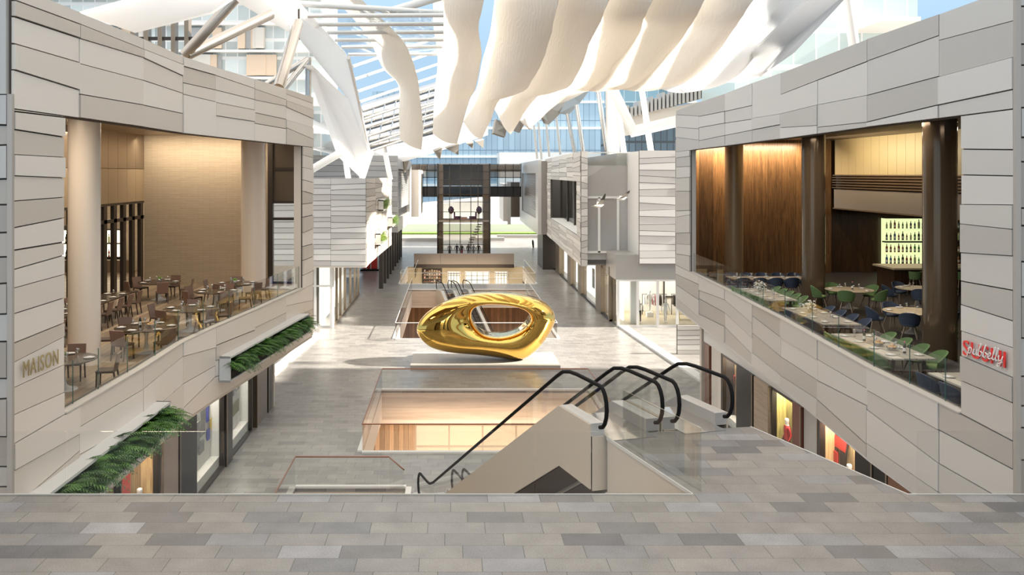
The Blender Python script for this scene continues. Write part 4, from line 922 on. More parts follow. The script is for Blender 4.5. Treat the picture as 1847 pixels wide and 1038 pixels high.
MB().box(13.3, 13.75, 67.4, 67.8, LOW, -2.4).build('white_column', WHITE, cs)
def clothes_rack(x0, x1, y, label, n, seed):
    t = thing('clothes_rack', label, 'clothes rack', ((x0+x1)/2, y, LOW+.05)); rr = random.Random(seed); z = LOW+1.65
    MB().tube([(x0, y, LOW+.05), (x0, y, z), (x1, y, z), (x1, y, LOW+.05)], .03, 6).build('rail', BLACK, t)
    cols = [INK, PAPER, GRYP, BLACK, PAPER, mat('rose_cloth', (.5, .2, .22), .7)]
    for i in range(n):
        x = lerp(x0+.12, x1-.12, i/(n-1)); h = rr.uniform(.75, 1.0)
        MB().hexa([(x-.03, y-.25, z-h), (x+.03, y-.25, z-h), (x+.03, y+.25, z-h), (x-.03, y+.25, z-h)], [(x-.02, y-.12, z-.06), (x+.02, y-.12, z-.06), (x+.02, y+.12, z-.06), (x-.02, y+.12, z-.06)]).build('garment', cols[rr.randrange(6)], t)
clothes_rack(15.0, 16.9, 71.5, 'rack of dark and white clothes in the corner shop, left one', 16, 3); clothes_rack(17.3, 19.2, 71.5, 'rack of dark and white clothes in the corner shop, right one', 16, 4)
stand('mannequin', dress[1], (13.95, 67.6, LOW+.05), -0.3, 1.0, 'mannequin in a white shirt and black trousers in the corner clothes shop', 'mannequin')
stand('mannequin', dress[3], (15.9, 67.6, LOW+.05), 0.2, 1.0, 'bare white mannequin standing in the middle of the corner clothes shop', 'mannequin')
stand('mannequin', dress[3], (15.35, 70.4, LOW+.4), 0.5, 1.0, 'bare white mannequin raised behind the others in the corner clothes shop', 'mannequin')
MB().box(15.1, 15.6, 70.2, 70.7, LOW+.05, LOW+.4).build('display_block', WHITE); tag(bpy.context.scene.objects['display_block'], 'small white block under the raised white mannequin', 'stand')
tb = thing('display_table', 'narrow gold legged table in front of the right clothes rack', 'table', (18.0, 69.3, LOW+.05))
MB().box(17.2, 18.9, 69.0, 69.6, LOW+.85, LOW+.92).build('tabletop', PAPER, tb)
for x in (17.3, 18.8): 
    for s in (-1, 1): MB().tube([(x, 69.3+s*.25, LOW+.05), (x, 69.3, LOW+.86)], .03, 6).build('leg', YEL, tb)
o = MB().box(17.2, 19.0, 73.42, 73.48, LOW+1.2, LOW+3.0).build('framed_picture', PAPER); tag(o, 'large pale framed picture on the back wall of the corner clothes shop', 'picture')
f = MB(); 
for a in ((17.1, 19.1, LOW+2.95, LOW+3.05), (17.1, 19.1, LOW+1.15, LOW+1.25), (17.1, 17.2, LOW+1.15, LOW+3.05), (19.0, 19.1, LOW+1.15, LOW+3.05)): f.box(a[0], a[1], 73.36, 73.44, a[2], a[3])
f.build('frame', DARKM, o)
# clad block seen past the end of the right restaurant, and its wall
mb = flat_clad(MB(), (13.9, 56), (22, 56), LOW, -4.2, [0.4], 6, 131, nrm=(0, -1), jit=0.2); struct('wall_right', mb, W3)
# dark passage and shops along the right side
b = thing('shop_row', 'row of lit shop windows with bronze piers along the right side of the mall', 'shop front', (12, 90, LOW))
MB().box(12.9, 13.0, 68.6, 118, LOW, -1.9).build('lit_wall', emit('shop_row_glow', (1.0, .94, .85), .95), b); MB().box(12.02, 12.06, 68.6, 118, LOW, -1.9).build('glass_pane', SHOPG, b)
MB().box(11.9, 12.1, 68.4, 118, LOW, LOW+.16).build('base_rail', BLACK, b); MB().box(11.95, 13.0, 68.5, 118, -2.35, -1.9).build('head_panel', BRONZE, b)
for y0_, y1_ in ((68.4, 68.75), (72.2, 74.8), (83.3, 85.3), (90.5, 93), (100, 103.5), (108, 109.5), (114, 118)): MB().box(11.85, 12.4, y0_, y1_, LOW, -1.9).build('pier', BRONZE, b)
for i, (y, z, w_, h_, m_) in enumerate([(76.5, -4.0, 1.2, 1.6, GRYP), (78.3, -4.2, 1.0, 1.5, BLUE), (80.2, -4.1, 1.2, 1.7, GRYP), (70.5, -4.6, 1.2, .9, PAPER), (87.5, -4.2, 1.4, 1.5, OFFW)]):
    MB().box(12.5, 12.55, y-w_/2, y+w_/2, z-h_/2, z+h_/2).build('window_print', m_, b)
b = thing('framed_window_building', 'strip clad building with a large recessed window on the right above the row of shops', 'building', (10, 70, -1.9))
def RP(f): return Vector((lerp(9.98, 11.2, f), lerp(70, 108, f)))
def rface(f0, f1, z0, z1, rows, seed, ncols): return flat_clad(MB(), RP(f0), RP(f1), z0, z1, ncols, rows, seed, nrm=(-1, 0), jit=0.32)
WC = [mat('pale_clad_a', (.72, .695, .66), .5), mat('pale_clad_b', (.62, .60, .57), .5), mat('pale_clad_c', (.52, .50, .475), .5), GAP]
for a in ((0, 1, 4.5, 6.85, 6, 141, [.15, .3, .5, .75]), (0, 1, -1.98, 0.2, 6, 142, [.15, .3, .5, .75]), (0, .07, .2, 4.5, 12, 143, []), (.8, 1, .2, 4.5, 12, 144, [.5])):
    rface(a[0], a[1], a[2], a[3], a[4], a[5], a[6]).build('strip_cladding', WC, b)
def inset(f0, f1, z0, z1, dx, th, m, nm):
    p, q = RP(f0), RP(f1); MB().hexa([(p.x+dx, p.y, z0), (q.x+dx, q.y, z0), (q.x+dx+th, q.y, z0), (p.x+dx+th, p.y, z0)], [(p.x+dx, p.y, z1), (q.x+dx, q.y, z1), (q.x+dx+th, q.y, z1), (p.x+dx+th, p.y, z1)]).build(nm, m, b)
inset(.07, .8, .2, 4.5, 1.2, .05, SHOPG, 'glass_pane'); inset(.07, .8, .2, 4.5, 2.6, .1, mat('dim_room', (.42, .39, .35), .5), 'inner_wall'); inset(.07, .8, .1, .25, .05, 1.3, WHITE, 'window_sill')
for f_ in (.07, .2, .42, .6, .8): inset(f_, f_+.012, .2, 4.5, 1.1, .2, DARKM, 'mullion')
inset(.07, .5, .2, 1.6, 1.5, .05, OFFW, 'counter')
flat_clad(MB(), (9.93, 69.6), (10.42, 69.6), -1.98, 6.85, [], 18, 147, nrm=(0, -1), jit=.25).build('end_cladding', WC, b)
p = RP(0); q = RP(1)
MB().hexa([(p.x+2.8, p.y+.3, -1.8), (q.x+2.8, q.y, -1.8), (q.x+14, q.y, -1.8), (p.x+10, p.y+.3, -1.8)], [(p.x+2.8, p.y+.3, 6.7), (q.x+2.8, q.y, 6.7), (q.x+14, q.y, 6.7), (p.x+10, p.y+.3, 6.7)]).build('body', GREYP, b)
MB().hexa([(p.x+.1, p.y+.2, -1.95), (p.x+3, p.y+.2, -1.95), (q.x+3, q.y, -1.95), (q.x+.1, q.y, -1.95)], [(p.x+.1, p.y+.2, -1.85), (p.x+3, p.y+.2, -1.85), (q.x+3, q.y, -1.85), (q.x+.1, q.y, -1.85)]).build('soffit', TAUPE, b)
# far right louvre block and its dark end
b = thing('louvre_building', 'pale metal building with a louvre window at the far right end of the mall', 'building', (10, 105, LOW))
def QP(f): return Vector((lerp(10.0, 10.3, f), lerp(105, 137, f)))
def qf(mb, f0, f1, z0, z1, dx=0.0, th=.4, mi=0):
    a, c = QP(f0), QP(f1); mb.hexa([(a.x+dx, a.y, z0), (c.x+dx, c.y, z0), (c.x+dx+th, c.y, z0), (a.x+dx+th, a.y, z0)], [(a.x+dx, a.y, z1), (c.x+dx, c.y, z1), (c.x+dx+th, c.y, z1), (a.x+dx+th, a.y, z1)], mi)
m = MB(); qf(m, 0, 1, 5.2, 6.7); qf(m, 0, 1, -1.9, -.2); qf(m, 0, .1, -.2, 5.2); qf(m, .85, 1, -.2, 5.2); m.build('window_surround', MATS['pale_metal_clad'], b)
m = MB()
for k in range(22): qf(m, .1, .85, .6+k*.2, .66+k*.2, .2, .2)
m.build('louvres', GREYP, b); m = MB(); qf(m, .1, .85, -.2, 5.2, .45, .05); m.build('dark_pane', mat('blue_grey_pane', (.12, .15, .19), .15), b)
MB().box(10.05, 26, 104.9, 136, -1.9, 6.6).build('body', TAUPE, b) if False else None
MB().box(10.42, 24, 105, 136, -1.9, 6.6).build('body', mat('grey_brown_metal', (.30, .275, .25), .4, .3), b)
MB().box(10.6, 12.2, 105.5, 112, LOW, -1.9).build('dark_core', DARKM, b)
b = thing('far_fin_block', 'small dark and pale block hanging at the far right behind the louvre building', 'building', (9.5, 140, LOW))
MB().box(8.6, 9.1, 139, 140, -2.6, 3.8).build('fin', GREYP, b); MB().box(9.1, 13, 141, 150, -1.6, 3.8).build('dark_recess', DARKM, b); MB().box(8.0, 8.6, 140, 152, -2.2, 3.6).build('side_wall', OFFW, b)
# ---- dark slab, beige shop front below it and the glass lift tower with its bridge
b = thing('taupe_slab', 'long dark taupe parapet slab in front of the glass tower', 'parapet', (1.6, 107.5, LOW))
for i, (xa, xb) in enumerate(((-4.4, -1.3), (-1.27, 3.0), (3.03, 7.4))): MB().box(xa, xb, 107.2, 107.6, -5.55, -4.3).build('panel', TAUPE, b)
MB().box(-4.4, 7.4, 107.3, 108.5, -5.98, -5.55).build('shadow_band', DARKM, b)
mb = MB().box(-5.2, 8.5, 108.2, 108.4, BAS, -6.0); struct('wall_back_lower', mb, mat('olive_beige_wall', (0.62, 0.55, 0.38), 0.55))
WINL = emit('basement_window_glow', (1.0, 0.93, 0.75), 0.55)
def paned(label, x0, x1, nz, nx, z0=-8.9, z1=-6.55):
    t = thing('paned_window', label, 'window', ((x0+x1)/2, 108.1, z0))
    MB().box(x0, x1, 108.1, 108.15, z0, z1).build('lit_pane', WINL, t); fm = MB()
    for a in ((x0-.12, x0, z0, z1+.12), (x1, x1+.12, z0, z1+.12), (x0, x1, z1, z1+.12)): fm.box(a[0], a[1], 108.02, 108.19, a[2], a[3])
    fm.build('white_frame', WHITE, t); bb = MB()
    for i in range(nx+1): x = lerp(x0, x1, i/nx); bb.box(x-.03, x+.03, 108.04, 108.1, z0, z1)
    for z in nz: bb.box(x0, x1, 108.04, 108.1, z-.03, z+.03)
    bb.build('glazing_bars', BLACK, t)
paned('left white framed window in the beige wall below the dark slab', -.36, .99, [-6.95, -6.75], 4); paned('wide middle window with black bars below the dark slab', 1.71, 4.45, [-7.0, -7.5], 4); paned('right white framed window in the beige wall below the dark slab', 5.25, 6.6, [-6.95, -6.75], 4)
o = thing('goods_shelf', 'warm shelves of goods left of the beige wall below the dark slab', 'shelf', (-2.4, 108.3, -9))
MB().box(-3.45, -1.1, 108.1, 108.18, -9, -6.1).build('back_panel', MATS['dark_walnut'], o)
for k in range(5):
    z = -6.5-k*.4; MB().box(-3.35, -1.2, 107.75, 108.1, z-.05, z).build('shelf_board', BRONZE, o); rr = random.Random(k)
    for i in range(7): MB().box(-3.25+i*.29, -3.05+i*.29, 107.8, 108.05, z, z+rr.uniform(.1, .28)).build('goods', rr.choice([PINK, BRONZE, BRONZE, BEIGE, MATS['copper_brown']]), o)
# glass tower
TG = glass('tinted_tower_glass', (0.84, 0.82, 0.80), 0.7, 0.0)
tw = thing('glass_tower', 'tall tinted glass lift tower with bridge in the middle of the mall', 'tower', (1.6, 120, LOW))
tx0, tx1 = at(789, 0, 120).x, at(884, 0, 120).x; tz0, tz1 = LOW, 6.45
MB().box(tx0, tx1, 120, 120.05, tz0, tz1).build('glass_front', TG, tw)
for x in (tx0, tx0+1.6, tx0+3.0, tx0+4.4, tx1-1.6, tx1): MB().box(x-.05, x+.05, 119.9, 120.1, tz0, tz1).build('mullion', DARKM, tw)
for z in (-5, -4.2, -2.5, -1.3, 0.1, 1.4, 2.4, 3.3, 4.3, 5.4): MB().box(tx0, tx1, 119.9, 120.05, z-.03, z+.03).build('transom', DARKM, tw)
for x, xx in ((tx0+.1, tx0+.75), (tx1-.9, tx1-.1)): MB().box(x, xx, 120.3, 123.5, tz0, tz1).build('tower_column', BRONZE, tw)
for x in (tx0-.0, tx1-.15): MB().box(x, x+.15, 120.1, 126, tz0, tz1).build('dark_side', mat('smoked_side', (.07, .06, .055), .15, .3), tw)
for z0, z1 in ((-1.25, -1.0),): MB().box(tx0, tx1, 120.2, 124.8, z0, z1).build('mezzanine', OFFW, tw)
MB().box(tx0, tx1, 120.2, 130, tz1-.1, tz1).build('roof', GREYP, tw); MB().box(tx0+.2, tx1-.2, 125, 125.2, 3.5, tz1-.1).build('upper_core', mat('core_beige', (.36, .33, .29), .4), tw)
br = thing('glass_bridge', 'dark glazed bridge crossing the mall behind the glass tower', 'bridge', (1.6, 126, 2))
bx0, bx1 = at(742, 0, 127).x, at(940, 0, 127).x
MB().box(bx0, bx1, 127, 131, 1.9, 3.3).build('dark_deck', mat('bridge_dark', (.035, .03, .027), .2, .2), br); MB().box(bx0, bx1, 127, 127.05, 4.6, 6.5).build('upper_glass', glass('bridge_glass', (.62, .59, .56), 1.2, .04), br)
MB().box(bx0, bx1, 129, 131, 5.4, 6.4).build('upper_core', MATS['core_beige'], br); MB().box(bx0, bx1, 127, 127.04, 3.3, 4.6).build('glass_pane', glass('bridge_clear', (.82, .86, .88), 1.0, .02), br)
for i in range(15): x = lerp(bx0, bx1, i/14); MB().box(x-.04, x+.04, 126.9, 127.05, 1.9, 6.5).build('mullion', BLACK, br)
for z in (3.3, 4.6, 5.6): MB().box(bx0, bx1, 126.9, 127.05, z-.05, z+.05).build('transom', BLACK, br)
# purple lounge on the mezzanine
PUR = mat('purple_cloth', (0.16, 0.055, 0.20), 0.6)
for x, lab in ((tx0+2.75, 'left'), (tx1-2.3, 'right')):
    t = thing('armchair', lab+' purple armchair on the mezzanine inside the glass tower', 'armchair', (x, 122.5, -1.0)); s = 1 if lab == 'left' else -1
    MB().box(x-.4, x+.4, 122.1, 122.9, -1.0, -.6).build('seat', PUR, t); MB().box(x-s*.5-.1, x-s*.5+.1, 122.1, 122.9, -1.0, -.05).build('backrest', PUR, t)
    x2 = x-s*.95; t = thing('purple_tree', lab+' ball shaped purple ornamental tree on the mezzanine inside the glass tower', 'ornament', (x2, 123.4, -1.0))
    MB().tube([(x2, 123.4, -1), (x2, 123.4, -.3)], .05, 6).build('stem', DARKM, t); MB().lathe([(0.02, -.35), (.3, -.15), (.42, .2), (.3, .55), (.02, .75)], 12, (x2, 123.4, 0)).build('crown', PUR, t)
o = MB().box((tx0+tx1)/2-.5, (tx0+tx1)/2+.5, 122, 122.7, -1.0, -.7).build('low_table', PINK); tag(o, 'low pink table between the purple armchairs on the mezzanine', 'table')
stairs = MB()
for k in range(10): stairs.box(2.0+k*.17, 2.6+k*.17, 122.5, 123.4, -4.9+k*.35, -4.8+k*.35)
stairs.build('stair_flight', OFFW, tw)
# people inside the tower foot
ppl = []
for i, (px, c1, c2, lab) in enumerate([(811, (.45, .45, .5), (.2, .2, .24), 'person in grey at the left inside the foot of the glass tower'), (824, (.12, .10, .22), (.3, .3, .42), 'person in a dark purple top, second from left inside the tower foot'), (833, (.05, .04, .05), (.55, .03, .06), 'person in black top and red trousers inside the tower foot'), (845, (.25, .25, .27), (.08, .08, .1), 'person in mid grey with dark trousers inside the tower foot'), (854, (.55, .55, .6), (.4, .4, .45), 'person in pale clothes inside the tower foot'), (863, (.06, .06, .07), (.6, .58, .56), 'person in black top and pale trousers at the right inside the tower foot')]):
    me = figure_mesh('person', [SKIN, cloth('top_%d' % i, c1), cloth('legs_%d' % i, c2), HAIR], i); q = at(px, 0, 121.6+.5*(i % 2))
    stand('person', me, (q.x, q.y, LOW+.02), [0.2, 2.8, .4, 3.0, -.4, .1][i], 1.0, lab, 'person')
# ---- beyond the mall: white pavilion, lawn, big blue glass building
b = thing('white_pavilion', 'low white and pale green building behind the glass tower', 'building', (5, 170, LOW))
MB().box(-12, 36, 175.7, 196, LOW, -1.6).build('wall', mat('pale_green_white', (.84, .90, .87), .5), b)
MB().prism([(-12, 175.6, -1.6), (14, 175.6, .9), (40, 175.6, .2), (40, 175.6, -1.9), (14, 175.6, -1.9), (-12, 175.6, -2.0)], (0, 21, 0)).build('roof', WHITE, b); MB().box(-12, 40, 171.5, 176, LOW, -4.3).build('plinth', WHITE, b)
t = MB().box(-11, 34, 167, 171, LOW, LOW+.25).build('lawn_strip', mat('lawn_green', (.16, .26, .05), .9, 0, .3, 4)); tag(t, 'strip of green lawn in front of the low white building', 'lawn', kind='stuff')
for i, (x0_, x1_, y_) in enumerate([(-8.7, -2, 150), (3, 8.8, 151), (8, 16, 158)]):
    o = MB().box(x0_, x1_, y_, y_+1.4, LOW, LOW+.5).build('stone_bench', GREYP); tag(o, ['low grey stone bench left of the glass tower foot', 'low grey stone bench right of the glass tower foot', 'low grey stone bench at the far right end of the mall'][i], 'bench')
BLU = grid('blue_curtain_wall', 0, 1.45, 7.5, .13, .2, (0.34, 0.47, 0.58), (0.16, 0.25, 0.35), 0.3, 0.0, z0=-4, var=.12)
o = MB().box(-20, 62, 230, 260, LOW, 26).build('blue_glass_building', BLU); tag(o, 'broad pale blue glass building closing the end of the mall', 'building')
for z in (2.0, 9.2, 16.4, 23.0): MB().box(-20, 62, 229.7, 230, z, z+.55).build('white_band', WHITE, o)
o = MB().box(at(893, 0, 215).x+1, at(1110, 0, 215).x, 214, 226, 2, 10.2).build('white_roof_block', WHITE); tag(o, 'white rounded roof block below the blue glass building', 'building')
DKB = grid('dark_blue_louvre_wall', 0, .8, 4.0, .12, .3, (0.11, 0.17, 0.23), (0.05, 0.07, 0.09), 0.3, .2, z0=1)
o = MB().box(at(1119, 0, 115).x, at(1300, 0, 115).x, 115, 130, LOW, 13.0).build('dark_louvred_building', DKB); tag(o, 'dark blue louvred building behind the white corner block at right', 'building')
o = MB().box(at(1112, 0, 190).x, at(1204, 0, 190).x, 190, 205, LOW, 25).build('teal_tower', grid('teal_curtain', 0, 2.4, 4, .12, .3, (.20, .33, .40), (.45, .55, .6), .2, .2)); tag(o, 'teal glass tower above the dark louvred building', 'building')
# grey stepped roof with fins right of it
b = thing('finned_roof', 'grey sawtooth roof edge above the far end of the right facade', 'roof', (24, 100, 12))
for i in range(26):
    x = lerp(at(1130, 0, 100).x, at(1310, 0, 100).x, i/25); MB().box(x, x+.28, 100, 103, 11.2+i*.12, 12.3+i*.16+(.35 if i % 3 == 0 else 0)).build('fin', GREYP, b)
MB().prism([(at(1120, 0, 100).x, 100.5, 9.2), (at(1310, 0, 100).x, 100.5, 11.5), (at(1310, 0, 100).x, 100.5, 13.6), (at(1120, 0, 100).x, 100.5, 11.4)], (0, 4, 0)).build('roof_slab', OFFW, b)
# highrises seen over the restaurants
HR = grid('white_slab_highrise', 0, 1.15, 1.75, .09, .32, (0.60, 0.64, 0.62), (0.86, 0.85, 0.83), 0.2, .05, z0=.4, var=.3)
b = thing('white_slab_highrise', 'white and glass high rise behind the left facade', 'building', (-20, 85, LOW))
MB().box(-46, -12.5, 88, 100, 6.9, 27).build('facade', HR, b)
for k in range(8): z = 9.0+k*2.6; MB().box(-46, -12.4, 87.2, 88, z, z+.22).build('balcony_slab', WHITE, b)
rr = random.Random(5)
for k in range(34): x = -34+rr.random()*16; z = 9.2+2.6*rr.randrange(4); MB().box(x, x+rr.uniform(.6, 2.2), 87.85-k*.012, 87.95, z+.2, z+2.2).build('lit_window_panel', rr.choice([mat('peach_blind', (.80, .62, .46), .6), OFFW, GREYP]), b)
for k in range(6): x = lerp(-20.5, -14.5, k/6); MB().box(x, x+.25, 86, 86.3, 9.0, 27).build('bronze_fin', BRONZE, b) if k < 0 else None
fz = thing('bronze_fin_screen', 'row of bronze uprights above the left facade', 'screen', (-14, 42, 8))
for px in (239, 263, 288, 312, 336): x = at(px, 0, 42).x; MB().box(x-.1, x+.1, 42, 42.5, 8, 16).build('upright', BRONZE, fz)
MB().box(at(150, 0, 42).x, at(370, 0, 42).x, 42.1, 42.3, 11.3, 11.45).build('cross_bar', DARKM, fz)
HR2 = grid('pale_teal_highrise', 0, 2.1, 3.4, .16, .5, (0.60, 0.72, 0.71), (0.86, 0.89, 0.88), 0.2, .05, z0=1.1, var=.1)
b = thing('pale_teal_highrise', 'pale teal glass high rise behind the right facade', 'building', (30, 80, LOW))
MB().box(at(1325, 0, 84).x, at(1655, 0, 84).x, 84, 95, 6.9, 36).build('facade', HR2, b)
MB().box(at(1570, 0, 80).x, at(1640, 0, 80).x, 78, 84, 18.2, 18.6).build('balcony', WHITE, b)
# ================================================================== TWO GULLS IN FLIGHT
GUL = mat('gull_white', (0.80, 0.76, 0.68), 0.7); GULD = mat('gull_dark', (0.07, 0.06, 0.055), 0.7); GULW = mat('gull_grey', (0.45, 0.41, 0.35), 0.7)
def gull(px, py, Y, tilt, label):
    c = at(px, py, Y); mb = MB(); L = .36
    prof = [(-1.0, .02, .01), (-.85, .09, .03), (-.4, .12, .0), (.1, .15, 0), (.5, .12, .0), (.75, .085, .02), (.92, .095, .03), (1.05, .06, .02), (1.2, .02, .01)]
    pts = [(p[0]*L, 0, p[2]) for p in prof]; mb.tube(pts, .1, 10, 0, True, [p[1]*.75 for p in prof])
    for i, f in enumerate(mb.f):
        x = sum(mb.v[k][0] for k in f)/len(f)
        if x > .30: mb.m[i] = 1
    for s, el, span in ((-1, tilt, .78), (1, tilt*.45, .62)):
        rows = []
        for k in range(7):
            u = k/6; y = s*span*u*math.cos(el*(1-.3*u)); z = .04+span*u*math.sin(el)*(1+.15*u); w = .34*(1-u)**.6+.05
            rows.append([(-.02+.05*math.sin(u*PI)-w*.5+u*.22+j*w/3+.1*u*(1-u), y, z) for j in range(4)])
        n0 = len(mb.f); mb.sheet(rows, .018, 2)
        for i in range(n0, len(mb.f)):
            y = sum(abs(mb.v[k][1]) for k in mb.f[i])/len(mb.f[i])
            if y > span*math.cos(el)*.72: mb.m[i] = 1
    mb.add([(-L*1.0, -.05, .02), (-L*1.0, .05, .02), (-L*1.45, .1, .02), (-L*1.45, -.1, .02), (-L*1.0, -.05, .03), (-L*1.0, .05, .03), (-L*1.45, .1, .03), (-L*1.45, -.1, .03)], [(0, 1, 2, 3), (4, 5, 6, 7), (2, 3, 7, 6)], 2)
    o = mb.build('gull', [GUL, GULD, GULW]); o.location = c; o.rotation_euler = (0, -.05, .35); tag(o, label, 'bird')
gull(1080, 372, 60, 1.05, 'flying gull with wings raised high, the left one of two'); gull(1121, 359, 60, .6, 'flying gull with flatter wings, the right one of two')
# ================================================================== THE CANOPY: FABRIC VANES, STEEL AND GLASS ROOF
def smooth(pts, n):
    res = []; m = len(pts)
    for i in range(n):
        f = i*(m-1)/(n-1); k = min(int(f), m-2); u = f-k
        p0, p1, p2, p3 = pts[max(k-1, 0)], pts[k], pts[k+1], pts[min(k+2, m-1)]
        res.append(tuple(0.5*((2*b)+(c-a)*u+(2*a-5*b+4*c-d)*u*u+(3*b-a-3*c+d)*u**3) for a, b, c, d in zip(p0, p1, p2, p3)))
    return res
def vane(label, Ls, Rs, dl, dr, belly=1.2, m=None, n=30, nc=9, wob=0.05, seed=1, group=None, name='fabric_vane', cat='canopy fabric', th=.05):
    """a hanging band of cloth between two edges; each edge given by sight points and by its distance at the top and the tip"""
    rr = random.Random(seed); A = smooth(Ls, n); B = smooth(Rs, n); rows = []
    for i in range(n):
        t = i/(n-1); ya = lerp(dl[0], dl[1], t); yb = lerp(dr[0], dr[1], t)
        a = at(A[i][0], A[i][1], ya); b = at(B[i][0]+rr.uniform(-1, 1)*wob*20, B[i][1], yb)
        ax = (b-a); nrm = Vector((0, -1, -0.55)).normalized(); row = []
        for j in range(nc):
            u = j/(nc-1); p = a+ax*u+nrm*belly*math.sin(PI*u)*(0.5+0.5*math.sin(PI*min(1, t*1.1)))
            row.append(p)
        rows.append(row)
    o = MB().sheet(rows, th).build(name, m or FAB); tag(o, label, cat, group)
    return o
def ext(pts, k=1.0):   # carry an edge on past the top of the photograph
    (x0, y0), (x1, y1) = pts[0], pts[1]
    d = math.hypot(x1-x0, y1-y0) or 1
    return [(x0-(x1-x0)/d*140*k, y0-(y1-y0)/d*140*k)]+pts
vane('slim twisted white cloth vane, leftmost of the hanging canopy', ext([(608, 0), (663, 65), (690, 121), (719, 153), (720, 203), (721.5, 251)]), ext([(652, 0), (716, 62), (737, 92), (752, 137), (759, 191), (763, 235), (760, 270)]), (50, 66), (46, 64), .5, FAB, seed=1, wob=.02)
vane('second white cloth vane from the left, hanging to a pointed tip', ext([(782, 0), (782, 43), (790, 108), (784, 170), (781, 241)]), ext([(872, 0), (863, 49), (867, 79), (867, 108), (859, 157), (845, 183), (825, 259)]), (48, 68), (44, 65), 1.0, FAB, seed=2)
vane('third white cloth vane, broad and ending in a point above the tower', ext([(893, 0), (884, 62), (871, 108), (861, 157), (849, 177), (836, 219)]), ext([(1007, 0), (994, 62), (979, 108), (962, 141), (943, 165), (903, 177), (888, 210), (868, 251)]), (48, 71), (41, 67), 1.4, FAB, seed=3)
vane('fourth white cloth vane, its tip curling under to the right of the third', ext([(958, 0), (947, 62), (932, 108), (921, 141), (900, 172), (890, 190), (897, 204)]), ext([(1099, 0), (1084, 36), (1064, 75), (1051, 115), (1035, 144), (1018, 160), (982, 164), (956, 187), (938, 216), (922, 242)]), (49, 76), (39, 72), 1.5, FAB, seed=4)
vane('fifth white cloth vane curving down to the far canopy', ext([(1051, 0), (1037, 40), (1019, 80), (1003, 125), (988, 152), (974, 166), (959, 190), (945, 205)]), ext([(1176, 0), (1162, 32), (1152, 62), (1130, 106), (1114, 135), (1097, 152), (1050, 160), (1022, 174), (985, 205), (957, 232)]), (48, 82), (37, 78), 1.5, FAB, seed=5)
vane('sixth white cloth vane from the left with a curved lower edge', ext([(1126, 0), (1115, 32), (1105, 62), (1087, 106), (1077, 130), (1060, 150), (1045, 158)]), ext([(1271, 0), (1252, 35), (1225, 76), (1200, 114), (1176, 142), (1157, 153), (1106, 157)]), (46, 64), (36, 62), 1.5, FAB, seed=6)
vane('seventh white cloth vane from the left with a curved lower edge', ext([(1221, 0), (1203, 35), (1178, 76), (1157, 114), (1142, 138), (1120, 150), (1100, 156)]), ext([(1359, 0), (1325, 51), (1292, 97), (1260, 133), (1238, 147), (1205, 157)]), (44, 60), (35, 56), 1.4, FAB, seed=7)
vane('rightmost broad smooth white cloth vane next to the white edge beam', ext([(1308, 0), (1276, 51), (1247, 97), (1222, 131), (1203, 150), (1180, 156)]), ext([(1443, 0), (1406, 51), (1365, 97), (1333, 133), (1298, 154), (1257, 163)]), (42, 56), (35, 52), 1.2, FABS, seed=8, wob=.01)
def plate(name, label, pts, depth, m, cat='canopy beam', group=None):
    """a planar-ish steel plate or beam through measured points (px, py, distance), with real thickness"""
    P = [at(*p) for p in pts]; n = (P[1]-P[0]).cross(P[2]-P[0]).normalized()
    o = MB().prism(P, n*depth).build(name, m); tag(o, label, cat, group)
    return o
plate('edge_beam', 'white canopy edge beam rising to the upper right over the right facade', [(1500, -40, 30), (1560, -40, 29), (1433, 95, 36), (1400, 118, 39), (1372, 138, 44), (1340, 149, 50), (1300, 149, 52)], .35, FABS)
plate('edge_glass_strip', 'grey glazed strip between the last cloth vane and the white edge beam', [(1430, -30, 36), (1520, -40, 32), (1385, 137, 43), (1318, 137, 50), (1333, 128, 50)], .1, FABS, 'glazing')
# vanes further away
vane('bright sunlit cloth vane below the curved ends of the middle vanes', [(1040, 158), (1000, 168), (975, 172), (962, 178)], [(1066, 157), (1044, 172), (1010, 186), (960, 194)], (84, 88), (84, 88), .6, FAB, n=16, seed=11, wob=0)
far_g = None
def leaf(label, pts, Y, m, d=.3): 
    return plate('fabric_tip', label, [(x, y, Y+k*.8) for k, (x, y) in enumerate(pts)], d, m, 'canopy fabric', far_g)
leaf('pale grey pointed cloth tip below the middle of the canopy', [(939, 216), (960, 184), (976, 195), (958, 234)], 84, FAB)
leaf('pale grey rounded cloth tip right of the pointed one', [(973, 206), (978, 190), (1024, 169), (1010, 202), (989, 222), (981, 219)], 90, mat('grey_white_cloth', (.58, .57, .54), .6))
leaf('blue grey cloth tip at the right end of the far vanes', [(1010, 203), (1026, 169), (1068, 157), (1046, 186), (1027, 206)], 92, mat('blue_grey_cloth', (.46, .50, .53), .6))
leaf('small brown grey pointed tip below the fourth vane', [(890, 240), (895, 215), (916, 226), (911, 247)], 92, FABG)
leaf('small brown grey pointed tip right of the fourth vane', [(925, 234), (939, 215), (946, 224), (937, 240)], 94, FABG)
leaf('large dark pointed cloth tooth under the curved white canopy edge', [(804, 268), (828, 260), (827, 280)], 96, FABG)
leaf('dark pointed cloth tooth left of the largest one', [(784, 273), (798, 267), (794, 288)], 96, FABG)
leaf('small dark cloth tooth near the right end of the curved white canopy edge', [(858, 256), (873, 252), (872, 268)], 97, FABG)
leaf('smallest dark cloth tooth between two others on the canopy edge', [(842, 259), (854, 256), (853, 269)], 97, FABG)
leaf('dark cloth tooth at the left end of the curved canopy edge', [(728, 292), (738, 290), (731, 312)], 97, FABG)
